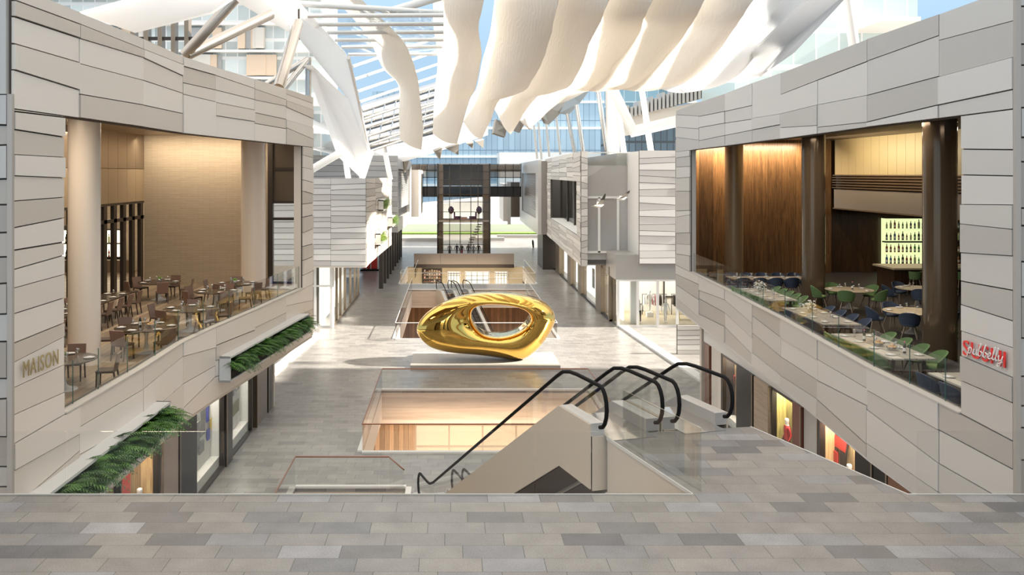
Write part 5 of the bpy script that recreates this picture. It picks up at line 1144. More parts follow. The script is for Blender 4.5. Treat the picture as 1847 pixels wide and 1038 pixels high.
# white curved ribbon behind, over the left buildings
def ribbon(name, label, top, bot, Y0, Y1, m, lift=0.0):
    A = smooth(top, 20); B = smooth(bot, 20); rows = []
    for i in range(20):
        Y = lerp(Y0, Y1, i/19); a = at(*A[i], Y+7); b = at(*B[i], Y); rows.append([a+(b-a)*(j/5)+Vector((0, 0, -.25*math.sin(PI*j/5))) for j in range(6)])
    o = MB().sheet(rows, .12).build(name, m); tag(o, label, 'canopy ribbon'); return o
ribbon('curved_ribbon', 'long curved white canopy ribbon sweeping over the left buildings to the tower', [(540, 245), (600, 256), (660, 262), (710, 262), (770, 246), (830, 224), (880, 210)], [(540, 262), (600, 278), (660, 291), (710, 293), (770, 279), (830, 259), (880, 243)], 84, 104, FABS)
ribbon('curved_ribbon', 'upper white curved soffit band behind the white V shaped leg', [(540, 205), (580, 212), (620, 222), (650, 232)], [(540, 240), (580, 240), (620, 246), (650, 250)], 80, 90, FABS)
# folded white leg and the bright beam
plate('folded_leg', 'white folded V shaped leg standing on the left box building', [(563, 118, 46), (627, 178, 56), (664, 275, 66), (675, 273, 67), (659, 321, 70.5), (618, 283, 68)], .4, FABS)
plate('bright_beam', 'broad bright steel beam slanting down from the top to the white folded leg', [(418, -2, 41), (468, -30, 41), (540, 8, 45), (627, 102, 55), (664, 275, 66), (627, 178, 57), (538, 68, 47)], .3, FABS)
plate('fabric_band', 'bright white canopy band above the left facade', [(140, 22, 30), (300, -22, 30), (430, -12, 30), (380, 22, 30), (238, 57, 30)], .3, FABS, 'canopy fabric')
def steel(name, label, segs, r, m=STEEL, cat='steel tube', group=None):
    mb = MB()
    for a, b in segs: mb.tube([at(*a), at(*b)], r, 14)
    o = mb.build(name, m); tag(o, label, cat, group); return o
SB = mat('warm_brushed_steel', (.46, .42, .38), .22, .85)
steel('steel_strut', 'steep steel strut of the pair rising from the left facade', [((332, 100, 33), (424, -2, 33))], .20, SB)
steel('steel_strut', 'flatter steel strut of the pair rising from the left facade', [((336, 100, 33), (488, 26, 36.4))], .20, SB)
steel('steel_strut', 'single leaning steel strut right of the pair on the left facade', [((502, 160, 40), (538, 42, 44.6))], .26, SB)
steel('steel_bracing', 'thin three armed steel bracing at the right end of the left facade', [((511, 162, 46), (556, 106, 47)), ((478, 154, 46), (556, 106, 47)), ((556, 178, 47), (556, 104, 47))], .16, STEEL)
steel('steel_strut', 'dark vertical steel hanger beside the bright beam', [((539, 10, 45.5), (539, 72, 45.5))], .05, DARKM)
steel('steel_strut', 'white tube leaning left below the white folded leg', [((562, 306, 66), (620, 272, 68))], .28, WHITE)
for a, b, lab in (((622, 280, 72), (628, 322, 72), 'white post directly left of the folded leg tip'), ((692, 262, 80), (704, 324, 80), 'white leaning post right of the folded leg'), ((651, 312, 74), (654, 324, 74), 'short white post at the folded leg tip')):
    steel('roof_post', lab, [(a, b)], .22, WHITE, 'post')
# purlins of the glass roof: near part level, far part sloping to the right
mb_i = 0
gr = thing('glass_roof', 'glazed roof with white purlins between the bright beam and the cloth vanes', 'glass roof', at(640, 60, 52))
for Y, xl, xr in [(y, l, 800) for y, l in zip((46, 48.7, 51.5, 54.4, 57.4, 61), (555, 566, 590, 604, 616, 628))]:
    z = 13.1; py = VY-(z-EYE)*FPX/Y; MB().tube([at(xl, py, Y), at(xr, py-1, Y)], .11, 8).build('purlin', WHITE, gr)
for (lx, ly), Y in zip([(636, 120), (640, 143), (645, 165), (649, 184), (653, 200), (656, 215), (658, 231), (660, 247), (663, 262), (664, 274)], [58, 60, 62, 63, 64, 65, 65.5, 66, 66.5, 67]):
    MB().tube([at(lx, ly, Y), at(800, ly-(800-lx)*.34, Y+10)], .10, 8).build('purlin', STEEL if ly > 190 else WHITE, gr)
MB().tube([at(440, 0, 47), at(800, 24, 47)], .16, 8).build('beam', WHITE, gr); MB().tube([at(690, 25, 47.5), at(800, -8, 47.5)], .22, 8).build('beam', WHITE, gr)
MB().tube([at(628, 104, 55), at(666, 276, 67)], .13, 8).build('edge_tube', WHITE, gr)
a_, b_2, c_2, d_2 = at(560, 20, 46), at(800, 20, 46), at(800, 92, 61), at(628, 100, 61)
GRG = glass('roof_glass', (0.93, 0.965, 0.99), .5)
MB().prism([a_, b_2, c_2, d_2], (0, 0, .03)).build('glass_sheet', GRG, gr)
# dark plant deck with tubes seen through the lower roof
ld = thing('roof_louvre_deck', 'dark louvred roof deck seen behind the sloping purlins', 'roof', at(700, 230, 78))
MB().prism([at(652, 192, 76), at(800, 148, 84), at(800, 238, 84), at(664, 272, 76)], (0, 1.0, .3)).build('dark_deck', mat('slate_deck', (.20, .22, .26), .35, .3), ld)
for k in range(7): MB().tube([at(652+k*2, 198+k*11, 75.5), at(800, 154+k*13, 83.4)], .14, 6).build('tube', STEEL, ld)
for k in range(7): MB().tube([at(675+k*20, 190-k*6, 75.2), at(662+k*20, 268-k*6, 75.2)], .06, 6).build('cross_tube', CHROME, ld)
# leaning posts on the right and the white V frame
for i, (a, b, y, lab) in enumerate([((1078, 158), (1098, 297), 78, 'thick'), ((1040, 189), (1055, 296), 84, 'dark'), ((1023, 205), (1037, 275), 92, 'dark'), ((1003, 209), (1011, 279), 100, 'slim'), ((985, 222), (991, 283), 106, 'slim'), ((971, 222), (977, 288), 110, 'slim'), ((963, 226), (969, 287), 112, 'slim'), ((1109, 154), (1128, 297), 76, 'white'), ((1156, 152), (1174, 273), 74, 'white'), ((1525, -20), (1541, 85), 52, 'white')]):
    steel('canopy_post', ['eighth', 'seventh', 'sixth', 'fifth', 'third', 'second', 'first', 'ninth', 'tenth', 'eleventh'][i]+' slim leaning canopy post counted from the tower towards the right' if i < 9 else 'thick white leaning post above the right facade', [((a[0], a[1], y), (b[0], b[1], y))], {'thick': .2, 'dark': .19, 'slim': .14, 'white': .24}[lab] if i < 9 else .3, STEEL if lab != 'white' else WHITE, 'post')
plate('canopy_pylon', 'broad white canopy leg among the leaning posts at right', [(1095, 155, 80), (1116, 155, 80), (1118, 297, 80), (1096, 297, 80)], .8, OFFW)
plate('v_frame', 'white V shaped frame in front of the dark louvred building', [(1096, 154, 72), (1112, 154, 72), (1146, 226, 70), (1222, 208, 66), (1222, 224, 66), (1140, 243, 70)], .4, WHITE)
# ================================================================== SIGNS
def letters(t, txt, size, depth, m, origin, u, v, space=None, nm='letter'):
    """raised letters laid along u (right) and v (up) from origin"""
    n = u.cross(v).normalized(); x = 0.0
    for ch in txt:
        cu = bpy.data.curves.new('letter', 'FONT'); cu.body = ch; cu.size = size; cu.extrude = depth/2
        o = bpy.data.objects.new('tmp', cu); COL.objects.link(o); dg = bpy.context.evaluated_depsgraph_get(); ev = o.evaluated_get(dg)
        me = bpy.data.meshes.new_from_object(ev); bpy.data.objects.remove(o)
        w = max(p.co.x for p in me.vertices)
        M = Matrix(((u.x, v.x, n.x, 0), (u.y, v.y, n.y, 0), (u.z, v.z, n.z, 0), (0, 0, 0, 1)))
        me.transform(M @ Matrix.Translation((x, 0, depth/2))); me.transform(Matrix.Translation(origin))
        me.materials.clear(); me.materials.append(m)
        me.transform(Matrix.Translation(-Vector(t.location)))
        q = bpy.data.objects.new(nm, me); COL.objects.link(q); q.parent = t
        x += w+size*(space if space is not None else .1)
    return x
GOLDL = mat('gold_letter', (.42, .34, .17), .3, .6)
def facept(px, py, tab, side, out=.09):
    p = plan(px, tab); return Vector((p.x-side*out, p.y-.02, zpx(py, p.y)))
a = facept(32, 682, SL, -1); b = facept(99, 655, SL, -1); u = (b-a); Lw = u.length; u.normalize(); v = Vector((0, 0, 1))
t = thing('restaurant_sign', 'raised gold letters MAISON on the left facade pier', 'sign', a)
hh = 0.30
wtot = letters(t, 'MAISON', hh*1.40, .016, GOLDL, a, u, v, .13)
k = Lw/wtot
for ch in t.children: ch.scale = (k, k, 1.0)
a = facept(1743, 639, SR, 1, .075); b = facept(1823, 662, SR, 1, .075); u = (b-a); Lw = u.length; u.normalize()
t = thing('restaurant_sign', 'raised red letters SUSHI crossed by white script pubbelly on the right facade pier', 'sign', a)
REDL = mat('red_letter', (.80, .02, .02), .35)
wtot = letters(t, 'SUSHI', .42, .014, REDL, a, u, v, .07)
for ch in t.children: ch.scale = (Lw/wtot, Lw/wtot, 1.0)
nrm = u.cross(v).normalized()
STROKES = {'p': ([(0, .32), (.1, .5), (.04, 0), (-.03, -.32), (.06, .25), (.16, .5), (.27, .4), (.24, .12), (.1, .05), (.2, .03)], .36), 'u': ([(0, .05), (.06, .48), (.06, .14), (.14, .03), (.24, .2), (.29, .48), (.28, .12), (.36, .05)], .36), 'b': ([(0, .05), (.1, .6), (.16, .95), (.09, .9), (.05, .2), (.12, .03), (.24, .12), (.26, .36), (.16, .42), (.22, .36), (.36, .34)], .34), 'e': ([(0, .1), (.16, .28), (.2, .44), (.1, .48), (.03, .25), (.1, .04), (.22, .06), (.3, .14)], .29), 'l': ([(0, .08), (.12, .55), (.17, .95), (.1, .92), (.06, .3), (.1, .04), (.2, .12)], .20), 'y': ([(0, .3), (.05, .48), (.06, .2), (.14, .08), (.24, .24), (.3, .5), (.22, -.1), (.1, -.35), (.03, -.2), (.3, .05)], .34)}
x = 0.0; s_ = .40; o0 = facept(1754, 637, SR, 1, .11)
Wp = sum(STROKES[c][1] for c in 'pubbelly')
Lp = (facept(1818, 652, SR, 1, .11)-o0).length
for c in 'pubbelly':
    pts, adv = STROKES[c]; P = smooth(pts, 26); kx = Lp/Wp
    MB().tube([o0+u*((x+p[0]+p[1]*.12)*kx)+v*(p[1]*.25) for p in P], .0095, 6).build('script_letter', mat('white_letter', (.88, .86, .84), .4), t)
    x += adv
# ================================================================== PLANTERS WITH FERNS
LEAF = mat('fern_green', (.075, .185, .03), .5, 0, .5, 3); LEAF2 = mat('fern_deep_green', (.03, .09, .02), .5, 0, .4, 3); LEAFY = mat('lime_green', (.22, .30, .03), .5, 0, .4, 6)
def frond(mb, base, d, L, w, rr, mi=0, nl=9):
    d = Vector(d).normalized(); side = d.cross(Vector((0, 0, 1)))
    if side.length < .1: side = Vector((0, 1, 0))
    side.normalize(); up = side.cross(d).normalized(); pts = [base+d*L*q+up*L*(.25*math.sin(q*2.2))-Vector((0, 0, L*.38*q*q)) for q in [i/nl for i in range(nl+1)]]
    for i in range(1, nl):
        ww = w*(math.sin(PI*(i/nl)**.75)+.12); tt = (pts[i+1]-pts[i-1]).normalized()
        for s in (-1, 1):
            tip = pts[i]+side*s*ww+tt*ww*.7-Vector((0, 0, ww*.25)); a = pts[i]-tt*L*.026; b = pts[i]+tt*L*.026
            mb.add([a, b, tip, a+Vector((0, 0, .004)), b+Vector((0, 0, .004)), tip+Vector((0, 0, .004))], [(0, 2, 1), (3, 4, 5), (0, 1, 4, 3), (1, 2, 5, 4), (2, 0, 3, 5)], mi)
def planter(label, pxa, pxb, zt, zb, out, seed, n, L=.42):
    """open fronted box shelf hung along the curved facade"""
    pa, pb = plan(pxa, SL), plan(pxb, SL); nseg = 5; pts = []
    for i in range(nseg+1): pts.append(pa+(pb-pa)*(i/nseg))
    d = (pb-pa).normalized(); nr = Vector((d.y, -d.x)); nr = nr if nr.x > 0 else -nr
    t = thing('wall_planter', label, 'planter', (pa.x, pa.y, zb))
    def bar(z0, z1, o0, o1, p=pa, q=pb):
        return MB().hexa([(p.x+nr.x*o0, p.y+nr.y*o0, z0), (q.x+nr.x*o0, q.y+nr.y*o0, z0), (q.x+nr.x*o1, q.y+nr.y*o1, z0), (p.x+nr.x*o1, p.y+nr.y*o1, z0)], [(p.x+nr.x*o0, p.y+nr.y*o0, z1), (q.x+nr.x*o0, q.y+nr.y*o0, z1), (q.x+nr.x*o1, q.y+nr.y*o1, z1), (p.x+nr.x*o1, p.y+nr.y*o1, z1)])
    fm = mat('planter_white', (.68, .67, .655), .4)
    bar(zt-.06, zt, .02, out).build('top_board', fm, t); bar(zb, zb+.06, .02, out).build('bottom_board', fm, t)
    bar(zb, zt, .02, out, pa, pa+d*.06).build('end_board', fm, t); bar(zb, zt, .02, out, pb-d*.06, pb).build('end_board', fm, t)
    bar(zb+.06, zt-.06, .02, .06).build('back_board', DARKM, t); bar(zb+.06, zb+.30, .08, out-.06, pa+d*.08, pb-d*.08).build('soil', mat('dark_soil', (.03, .022, .016), .9), t)
    rr = random.Random(seed); mb = MB()
    for i in range(n):
        f = (i+rr.random())/n; p = pa+d*.12+(pb-pa-d*.24)*f; b = Vector((p.x+nr.x*rr.uniform(.08, out-.08), p.y+nr.y*rr.uniform(.08, out-.08), zb+rr.uniform(.22, .42)))
        dd = Vector((nr.x*rr.uniform(.5, 1.2)+rr.uniform(-.3, .3), nr.y+rr.uniform(-.7, .7), rr.uniform(.0, .75)))
        frond(mb, b, dd, L*rr.uniform(.75, 1.35), L*.21*rr.uniform(.8, 1.3), rr, rr.choice([0, 0, 1]), 13)
    f = mb.build('fern_foliage', [LEAF, LEAF2], t); f['kind'] = 'stuff'
    return t
planter('long white box planter with ferns on the left facade, upper and farther one', 392, 541, -.62, -1.42, .42, 5, 420, .66)
planter('long white box planter with ferns on the left facade, nearer and lower one', 40, 279, -.72, -1.52, .42, 9, 470, .72)
def small_planter(label, px, py, Y, w, h, seed):
    c = at(px, py, Y); x = lerp(-6.1, -5.57, (Y-65)/19.3)+.06; z = c.z
    t = thing('wall_planter', label, 'planter', (x, Y, z-h/2)); fm = MATS['planter_white']
    for a in ((x, x+.4, Y-w/2, Y+w/2, z+h/2-.08, z+h/2), (x, x+.4, Y-w/2, Y+w/2, z-h/2, z-h/2+.08), (x, x+.4, Y-w/2, Y-w/2+.08, z-h/2, z+h/2), (x, x+.4, Y+w/2-.08, Y+w/2, z-h/2, z+h/2)): MB().box(*a).build('frame_board', fm, t)
    rr = random.Random(seed); mb = MB()
    for i in range(190):
        b = Vector((x+rr.uniform(.05, .3), Y+rr.uniform(-w/2+.1, w/2-.1), z-h/2+rr.uniform(.1, h*.8)))
        frond(mb, b, (1, rr.uniform(-.9, .6), rr.uniform(-.2, .8)), rr.uniform(.5, .9), .13, rr, rr.choice([0, 1]), 5)
    f = mb.build('fern_foliage', [LEAF, LEAFY], t); f['kind'] = 'stuff'
small_planter('small white wall planter, highest of three on the side of the left strip clad box', 684, 369, 74.5, 4.6, .85, 1)
small_planter('small white wall planter, rightmost of three on the side of the left strip clad box', 703, 399, 82.2, 4.4, .9, 2)
small_planter('small white wall planter, lowest of three on the side of the left strip clad box', 677, 430, 72.0, 3.6, .95, 3)

# ================================================================== FURNITURE
LEATH = mat('brown_leather', (.20, .122, .092), .42); LEATHD = mat('dark_leather_seat', (.085, .055, .042), .42); DWOOD = mat('dark_wood_leg', (.055, .035, .024), .4)
def dining_chair():
    t = thing('dining_chair', '', 'chair')
    a = {}
    m = MB(); m.hexa([(-.23, -.22, .40), (.23, -.22, .40), (.22, .22, .40), (-.22, .22, .40)], [(-.24, -.23, .46), (.24, -.23, .46), (.225, .22, .465), (-.225, .22, .465)]); o = m.build('seat', LEATHD, t, world=False)
    bv = o.modifiers.new('b', 'BEVEL'); bv.width = .012; bv.segments = 1
    rows = [[(lerp(-.225, .225, j/4), .20+.09*(i/5)+.012*math.cos((j/4-.5)*3), .43+i*.088) for j in range(5)] for i in range(6)]
    MB().sheet(rows, .035).build('backrest', LEATH, t, world=False)
    for x in (-.205, .205):
        MB().hexa([(x-.016, -.225, 0), (x+.016, -.225, 0), (x+.016, -.193, 0), (x-.016, -.193, 0)], [(x-.02, -.215, .41), (x+.02, -.215, .41), (x+.02, -.175, .41), (x-.02, -.175, .41)]).build('leg', DWOOD, t, world=False)
        MB().hexa([(x-.016, .25, 0), (x+.016, .25, 0), (x+.016, .282, 0), (x-.016, .282, 0)], [(x-.02, .18, .42), (x+.02, .18, .42), (x+.02, .22, .42), (x-.02, .22, .42)]).build('leg', DWOOD, t, world=False)
    return t
def tub_chair(fm, fm2):
    t = thing('tub_chair', '', 'chair')
    m = MB(); m.lathe([(.20, .40), (.255, .415), (.27, .455), (.245, .495), (.12, .505)], 18); o = m.build('seat', fm2, t, world=False)
    rows = []
    for i in range(7):
        row = []; h = i/6
        for j in range(15):
            a = lerp(-1.75, 1.75, j/14); k = abs(a)/1.75; hh = .47+(.40*(1-.62*k**2.2))*h; r = .27+.06*h*(1-.3*k)
            row.append((r*math.sin(a), r*math.cos(a)*.95+.02*h, hh))
        rows.append(row)
    MB().sheet(rows, .04).build('backrest', fm, t, world=False)
    for x in (-1, 1):
        for y in (-1, 1): MB().tube([(x*.13, y*.13, .42), (x*.235, y*.235, 0)], .02, 6, radii=[.022, .013]).build('leg', mat('pale_oak_leg', (.34, .265, .20), .45), t, world=False)
    return t
GRN = mat('green_upholstery', (.12, .205, .075), .75); GRNL = mat('green_seat', (.21, .32, .12), .75); BLU_ = mat('navy_upholstery', (.042, .058, .095), .75); BLUL = mat('slate_blue_seat', (.085, .11, .155), .75)
PROTO = {}
def place_chair(kind, x, y, z, rz, label, group):
    if kind not in PROTO:
        PROTO[kind] = dining_chair() if kind == 'brown' else tub_chair(GRN, GRNL) if kind == 'green' else tub_chair(BLU_, BLUL); t = PROTO[kind]
    else: t = copy_tree(PROTO[kind])
    t.location = (x, y, z); t.rotation_euler = (0, 0, rz); tag(t, label, 'chair', group)
    return t
LONG = {'plant table at the left edge': 'near round dark table with a lime green plant at the left edge', 'round bread bowl table at left': 'round dark table with bread bowl and dark bottle in the brown restaurant', 'third dark round sill table': 'third round dark table along the sill of the brown restaurant', 'fourth dark round sill table': 'fourth round dark table along the sill of the brown restaurant', 'round table by the second column': 'farthest round dark table near the second column of the brown restaurant', 'round table before the stone wall': 'round dark table with a green plant before the stone wall at left', 'long dark table behind the column': 'long dark timber table behind the near column of the brown restaurant', 'nearest long pale table at right': 'nearest long pale table beside the right sill', 'long pale bread bowl table': 'long pale table with bread bowls and wine bottles beside the right sill', 'middle long flower table': 'long pale table with white flowers in the middle beside the right sill', 'farther long flower table': 'long pale table with flowers before the farther dark column', 'far crosswise pale table': 'far crosswise pale table against the walnut wall', 'rose bottle round table': 'round pale table with a rose capped bottle between the dark columns', 'round table left of the column': 'round pale table left of the nearer dark column', 'round table by the bar': 'round pale table with blue chairs before the bar counter', 'round table right of the column': 'round pale table right of the nearer dark column'}
DT = wood('dark_table_top', (.02, .012, .008), (.085, .052, .03), 0, 'Y', .2); LT = wood('pale_table_top', (.42, .33, .22), (.60, .49, .35), 0, 'X', .4); WT = wood('whitewashed_table', (.46, .42, .37), (.62, .58, .52), .3, 'Y', .4, across=0)
TUL = mat('tulip_white', (.86, .83, .78), .3)
def round_table(x, y, z, r, label, top, stem):
    t = thing('round_table', LONG[label], 'table', (x, y, z))
    MB().lathe([(r-.03, .715), (r, .735), (r, .745), (r-.01, .75)], 40).build('tabletop', top, t, world=False)
    MB().lathe([(.34, 0), (.34, .012), (.20, .035), (.085, .12), (.05, .28), (.055, .5), (.10, .66), (.18, .715)], 24).build('pedestal', stem, t, world=False)
    return t
def long_table(x0, x1, y0, y1, z, label, top, legm):
    t = thing('long_table', LONG[label], 'table', ((x0+x1)/2, (y0+y1)/2, z)); a, b = (x1-x0)/2, (y1-y0)/2
    MB().box(-a, a, -b, b, .71, .75).build('tabletop', top, t, world=False)
    for x in (-a+.18, a-.18):
        for y in (-b+.25, b-.25): MB().box(x-.035, x+.035, y-.035, y+.035, 0, .71).build('leg', legm, t, world=False)
    return t
PLATE = mat('white_porcelain', (.82, .81, .79), .18); NAPK = mat('white_napkin', (.80, .78, .75), .8)
WINEG = glass('wine_glass', (.93, .94, .94), 2.2, .16)
PR2 = {}
def place_small(kind, make, loc, rz, label, cat, group):
    if kind not in PR2: PR2[kind] = make(); t = PR2[kind]
    else: t = copy_tree(PR2[kind])
    t.location = loc; t.rotation_euler = (0, 0, rz); tag(t, label, cat, group); return t
def mk_plate():
    t = MB().lathe([(.06, 0), (.10, .004), (.135, .016), (.138, .02), (.10, .010), (.02, .008)], 24).build('dinner_plate', PLATE)
    n = MB(); n.hexa([(-.05, -.10, .012), (.05, -.10, .012), (.05, .10, .012), (-.05, .10, .012)], [(-.045, -.095, .035), (.045, -.095, .035), (.045, .095, .03), (-.045, .095, .03)]); n.build('napkin', NAPK, t, world=False)
    return t
def mk_glass(): return MB().lathe([(.034, 0), (.034, .004), (.006, .01), (.005, .085), (.02, .10), (.042, .14), (.044, .17), (.036, .215), (.034, .215), (.041, .17), (.038, .14), (.012, .105)], 14).build('wine_glass', WINEG)
def mk_bottle(body, cap, lab):
    def f():
        t = MB().lathe([(.036, 0), (.038, .01), (.038, .19), (.03, .225), (.014, .25), (.0135, .31)], 12).build('bottle', body)
        MB().lathe([(.015, .27), (.015, .315), (.004, .318)], 10).build('cap', cap, t, world=False)
        MB().lathe([(.0386, .05), (.0386, .14)], 12).build('paper_label', lab, t, world=False)
        return t
    return f
BOT = [mat('dark_bottle_glass', (.012, .016, .010), .08), mat('amber_bottle', (.30, .06, .015), .1), mat('green_bottle', (.03, .28, .03), .1), mat('red_bottle', (.32, .03, .025), .1), mat('pale_bottle', (.62, .68, .42), .1), mat('blue_bottle', (.06, .16, .30), .1)]
PNK = mat('rose_label', (.62, .20, .25), .5)
def nth(i, n): return ORD[i]
def set_places(tname, x, y, z, pts, glasses, gname):
    for i, (px_, py_, rz) in enumerate(pts): place_small('plate', mk_plate, (px_, py_, z+.752), rz, f'white napkin plate, {ORD[i]} setting on the {tname}', 'plate', 'place settings on the '+tname)
    for i, (gx, gy) in enumerate(glasses): place_small('glass', mk_glass, (gx, gy, z+.752), 0, f'{ORD[i]} stemmed wine glass on the {tname}', 'glass', 'wine glasses on the '+tname)
def dress_round(tname, x, y, z, r, n, kind, a0, stem_top, glasses=4, gr='', skip=()):
    top, stem = stem_top; round_table(x, y, z, r, tname, top, stem); pts = []
    pos = ['at the near side', 'at the near right', 'at the right', 'at the far right', 'at the far side', 'at the far left', 'at the left', 'at the near left']
    for i in range(n):
        a = a0+2*PI*i/n; cx, cy = x+math.cos(a)*(r+.22), y+math.sin(a)*(r+.22)
        k = round(((a+PI/2) % (2*PI))/(PI/4)) % 8
        pts.append((x+math.cos(a)*(r-.2), y+math.sin(a)*(r-.2), a))
        if i in skip: continue
        place_chair(kind, cx, cy, z, a-PI/2, f'{gr} {pos[k]} of the {tname}', gr+'s around the '+tname)
    G = [(x+math.cos(a0+.5+2*PI*i/glasses)*r*.42, y+math.sin(a0+.5+2*PI*i/glasses)*r*.42) for i in range(glasses)]
    set_places(tname, x, y, z, pts, G, '')
BCH = 'brown dining chair'; zl_ = FL_L+.001; zr_ = FL_R+.001
DTU = (DT, TUL); 
def PTL(px, py): return onz(px, py, FL_L)
tables_l = [('plant table at the left edge', (114, 703), .80, 4, .15, 4),
            ('round bread bowl table at left', (264, 636), .90, 6, .25, 5),
            ('third dark round sill table', (343, 597), .88, 5, .5, 4),
            ('fourth dark round sill table', (390, 560), .85, 5, .2, 4),
            ('round table by the second column', (428, 544), .85, 5, .55, 4),
            ('round table before the stone wall', (287, 541), .88, 5, .1, 4)]
TL = []
for nm, (px, py), r, n, a0, g in tables_l:
    p = PTL(px, py); x, y = p.x, p.y
    lim = plan(px, SL)
    x = min(x, interp([(plan(q, SL).y, plan(q, SL).x) for q in (113, 255, 327, 386, 457, 514, 563)], y)-r-.28)
    TL.append((x, y, r)); dress_round(nm, x, y, zl_, r, n, 'brown', a0, DTU, g, BCH)
def dress_long(nm, x0, x1, y0, y1, z, kindL, kindR, n, top, legm, grL, grR, glasses=4, sideL='left side', sideR='right side', nl=None, nr=None, off=-.02):
    long_table(x0, x1, y0, y1, z, nm, top, legm); pts = []
    for side, kind, gr, sw, nn in ((-1, kindL, grL, sideL, nl or n), (1, kindR, grR, sideR, nr or n)):
        for i in range(nn):
            y = lerp(y0, y1, (i+.5)/nn); x = (x0+off) if side < 0 else (x1+.16); pts.append(((x0+.22) if side < 0 else (x1-.22), y, 0))
            if kind: place_chair(kind, x, y, z, PI/2 if side < 0 else -PI/2, f'{gr}, {sw} of the {nm}, {ORD[i]} from front', f'{gr}s {sw} of the {nm}')
    set_places(nm, 0, 0, z, pts, [((x0+x1)/2+(.12 if i % 2 else -.12), lerp(y0, y1, (i+.8)/(glasses+.6))) for i in range(glasses)], '')
dress_long('long dark table behind the column', -13.1, -12.1, 26.8, 34.6, zl_, 'brown', 'brown', 8, DT, DWOOD, BCH, BCH, 6, off=-.2)
GCH = 'green tub chair'; BLC = 'blue tub chair'
dress_long('nearest long pale table at right', 11.15, 12.25, 17.3, 21.3, zr_, 'blue', 'blue', 4, WT, DWOOD, BLC, BLC, 4, off=-.16)
dress_long('long pale bread bowl table', 11.05, 12.2, 22.9, 26.5, zr_, 'green', 'green', 4, WT, DWOOD, GCH, GCH, 5)
dress_long('middle long flower table', 11.5, 12.65, 28.1, 31.7, zr_, 'blue', 'blue', 4, WT, DWOOD, BLC, BLC, 5)
dress_long('farther long flower table', 11.65, 12.75, 33.5, 37.0, zr_, 'green', 'green', 5, WT, DWOOD, GCH, GCH, 4)
# far table set crosswise
long_table(12.5, 16.0, 40.3, 41.3, zr_, 'far crosswise pale table', LT, DWOOD); pts = []
for i in range(5):
    x = 12.8+i*.72; pts += [(x, 40.5, 0), (x, 41.1, 0)]
    place_chair('blue', x, 40.05, zr_, PI, f'blue tub chair, near side of the far crosswise table, {ORD[i]} from left', 'chairs on the near side of the far crosswise table')
    place_chair('blue', x, 41.6, zr_, 0, f'blue tub chair behind the far crosswise table, {ORD[i]} from left', 'chairs behind the far crosswise table')
set_places('far crosswise pale table', 0, 0, zr_, pts, [(12.8+i*.65, 40.8) for i in range(5)], '')
place_chair('blue', 12.15, 38.9, zr_, 1.2, 'single navy blue tub chair at the left end before the far crosswise table', None)
LTU = (LT, mat('grey_pedestal', (.30, .27, .24), .4))
def PTR(px, py): return onz(px, py, FL_R)
p = PTR(1532, 556); dress_round('rose bottle round table', p.x, p.y, zr_, .92, 5, 'green', -2.08, LTU, 4, GCH)
p = PTR(1645, 601); dress_round('round table left of the column', p.x, p.y, zr_, .92, 5, 'blue', -2.1, LTU, 4, BLC)
p = PTR(1657, 553); dress_round('round table by the bar', p.x, p.y, zr_, .88, 5, 'blue', -2.0, LTU, 4, BLC)
dress_round('round table right of the column', 15.8, 25.3, zr_, .88, 5, 'green', -1.9, LTU, 3, GCH)
def bar_stool(fm, fm2):
    t = thing('bar_stool', '', 'stool'); MB().lathe([(.19, .68), (.23, .70), (.22, .77), (.1, .78)], 16).build('seat', fm2, t, world=False)
    rows = [[((.235+.03*h/3)*math.sin(a), (.235+.03*h/3)*math.cos(a), .74+h*.1) for a in [lerp(-1.6, 1.6, j/10) for j in range(11)]] for h in range(4)]
    MB().sheet(rows, .035).build('backrest', fm, t, world=False)
    for x in (-1, 1):
        for y in (-1, 1): MB().tube([(x*.13, y*.13, .70), (x*.24, y*.24, 0)], .02, 6).build('leg', MATS['pale_oak_leg'], t, world=False)
    return t
st0 = None
for i, px in enumerate((1650, 1700, 1732)):
    x = at(px, 500, 40.7).x; t = bar_stool(GRN, GRNL) if st0 is None else copy_tree(st0); st0 = st0 or t
    t.location = (x, 40.7, zr_); t.rotation_euler = (0, 0, PI); tag(t, ['green bar stool at the bar counter left of the nearer dark column', 'green bar stool behind the nearer dark column', 'green bar stool at the bar counter right of the nearer dark column'][i], 'stool', 'green bar stools at the counter')
# things on the tables
def flowers(x, y, z, label, seed, n=46, col=None):
    t = thing('flower_vase', label, 'flowers', (x, y, z)); rr = random.Random(seed)
    MB().lathe([(.06, 0), (.065, .01), (.075, .14), (.07, .14), (.055, .02)], 14).build('glass_vase', WINEG, t, world=False)
    m = MB(); s = MB()
    for i in range(n):
        a = rr.uniform(0, 2*PI); r = rr.uniform(.02, .24); h = rr.uniform(.14, .42)*(1-.8*r*r*6); c = (math.cos(a)*r, math.sin(a)*r, h)
        m.lathe([(.004, -.02), (.03, -.008), (.038, .008), (.018, .02)], 7, c)
        if i % 3 == 0: s.tube([(0, 0, .05), c], .004, 4)
    m.build('white_blossoms', col or mat('white_petal', (.85, .83, .78), .6), t, world=False); s.build('stems', LEAF, t, world=False)
flowers(12.05, 30.6, zr_+.752, 'white flowers in a vase on the middle long table beside the right sill', 1)
flowers(12.2, 36.0, zr_+.752, 'white flowers in a vase on the long table before the farther dark column', 2)
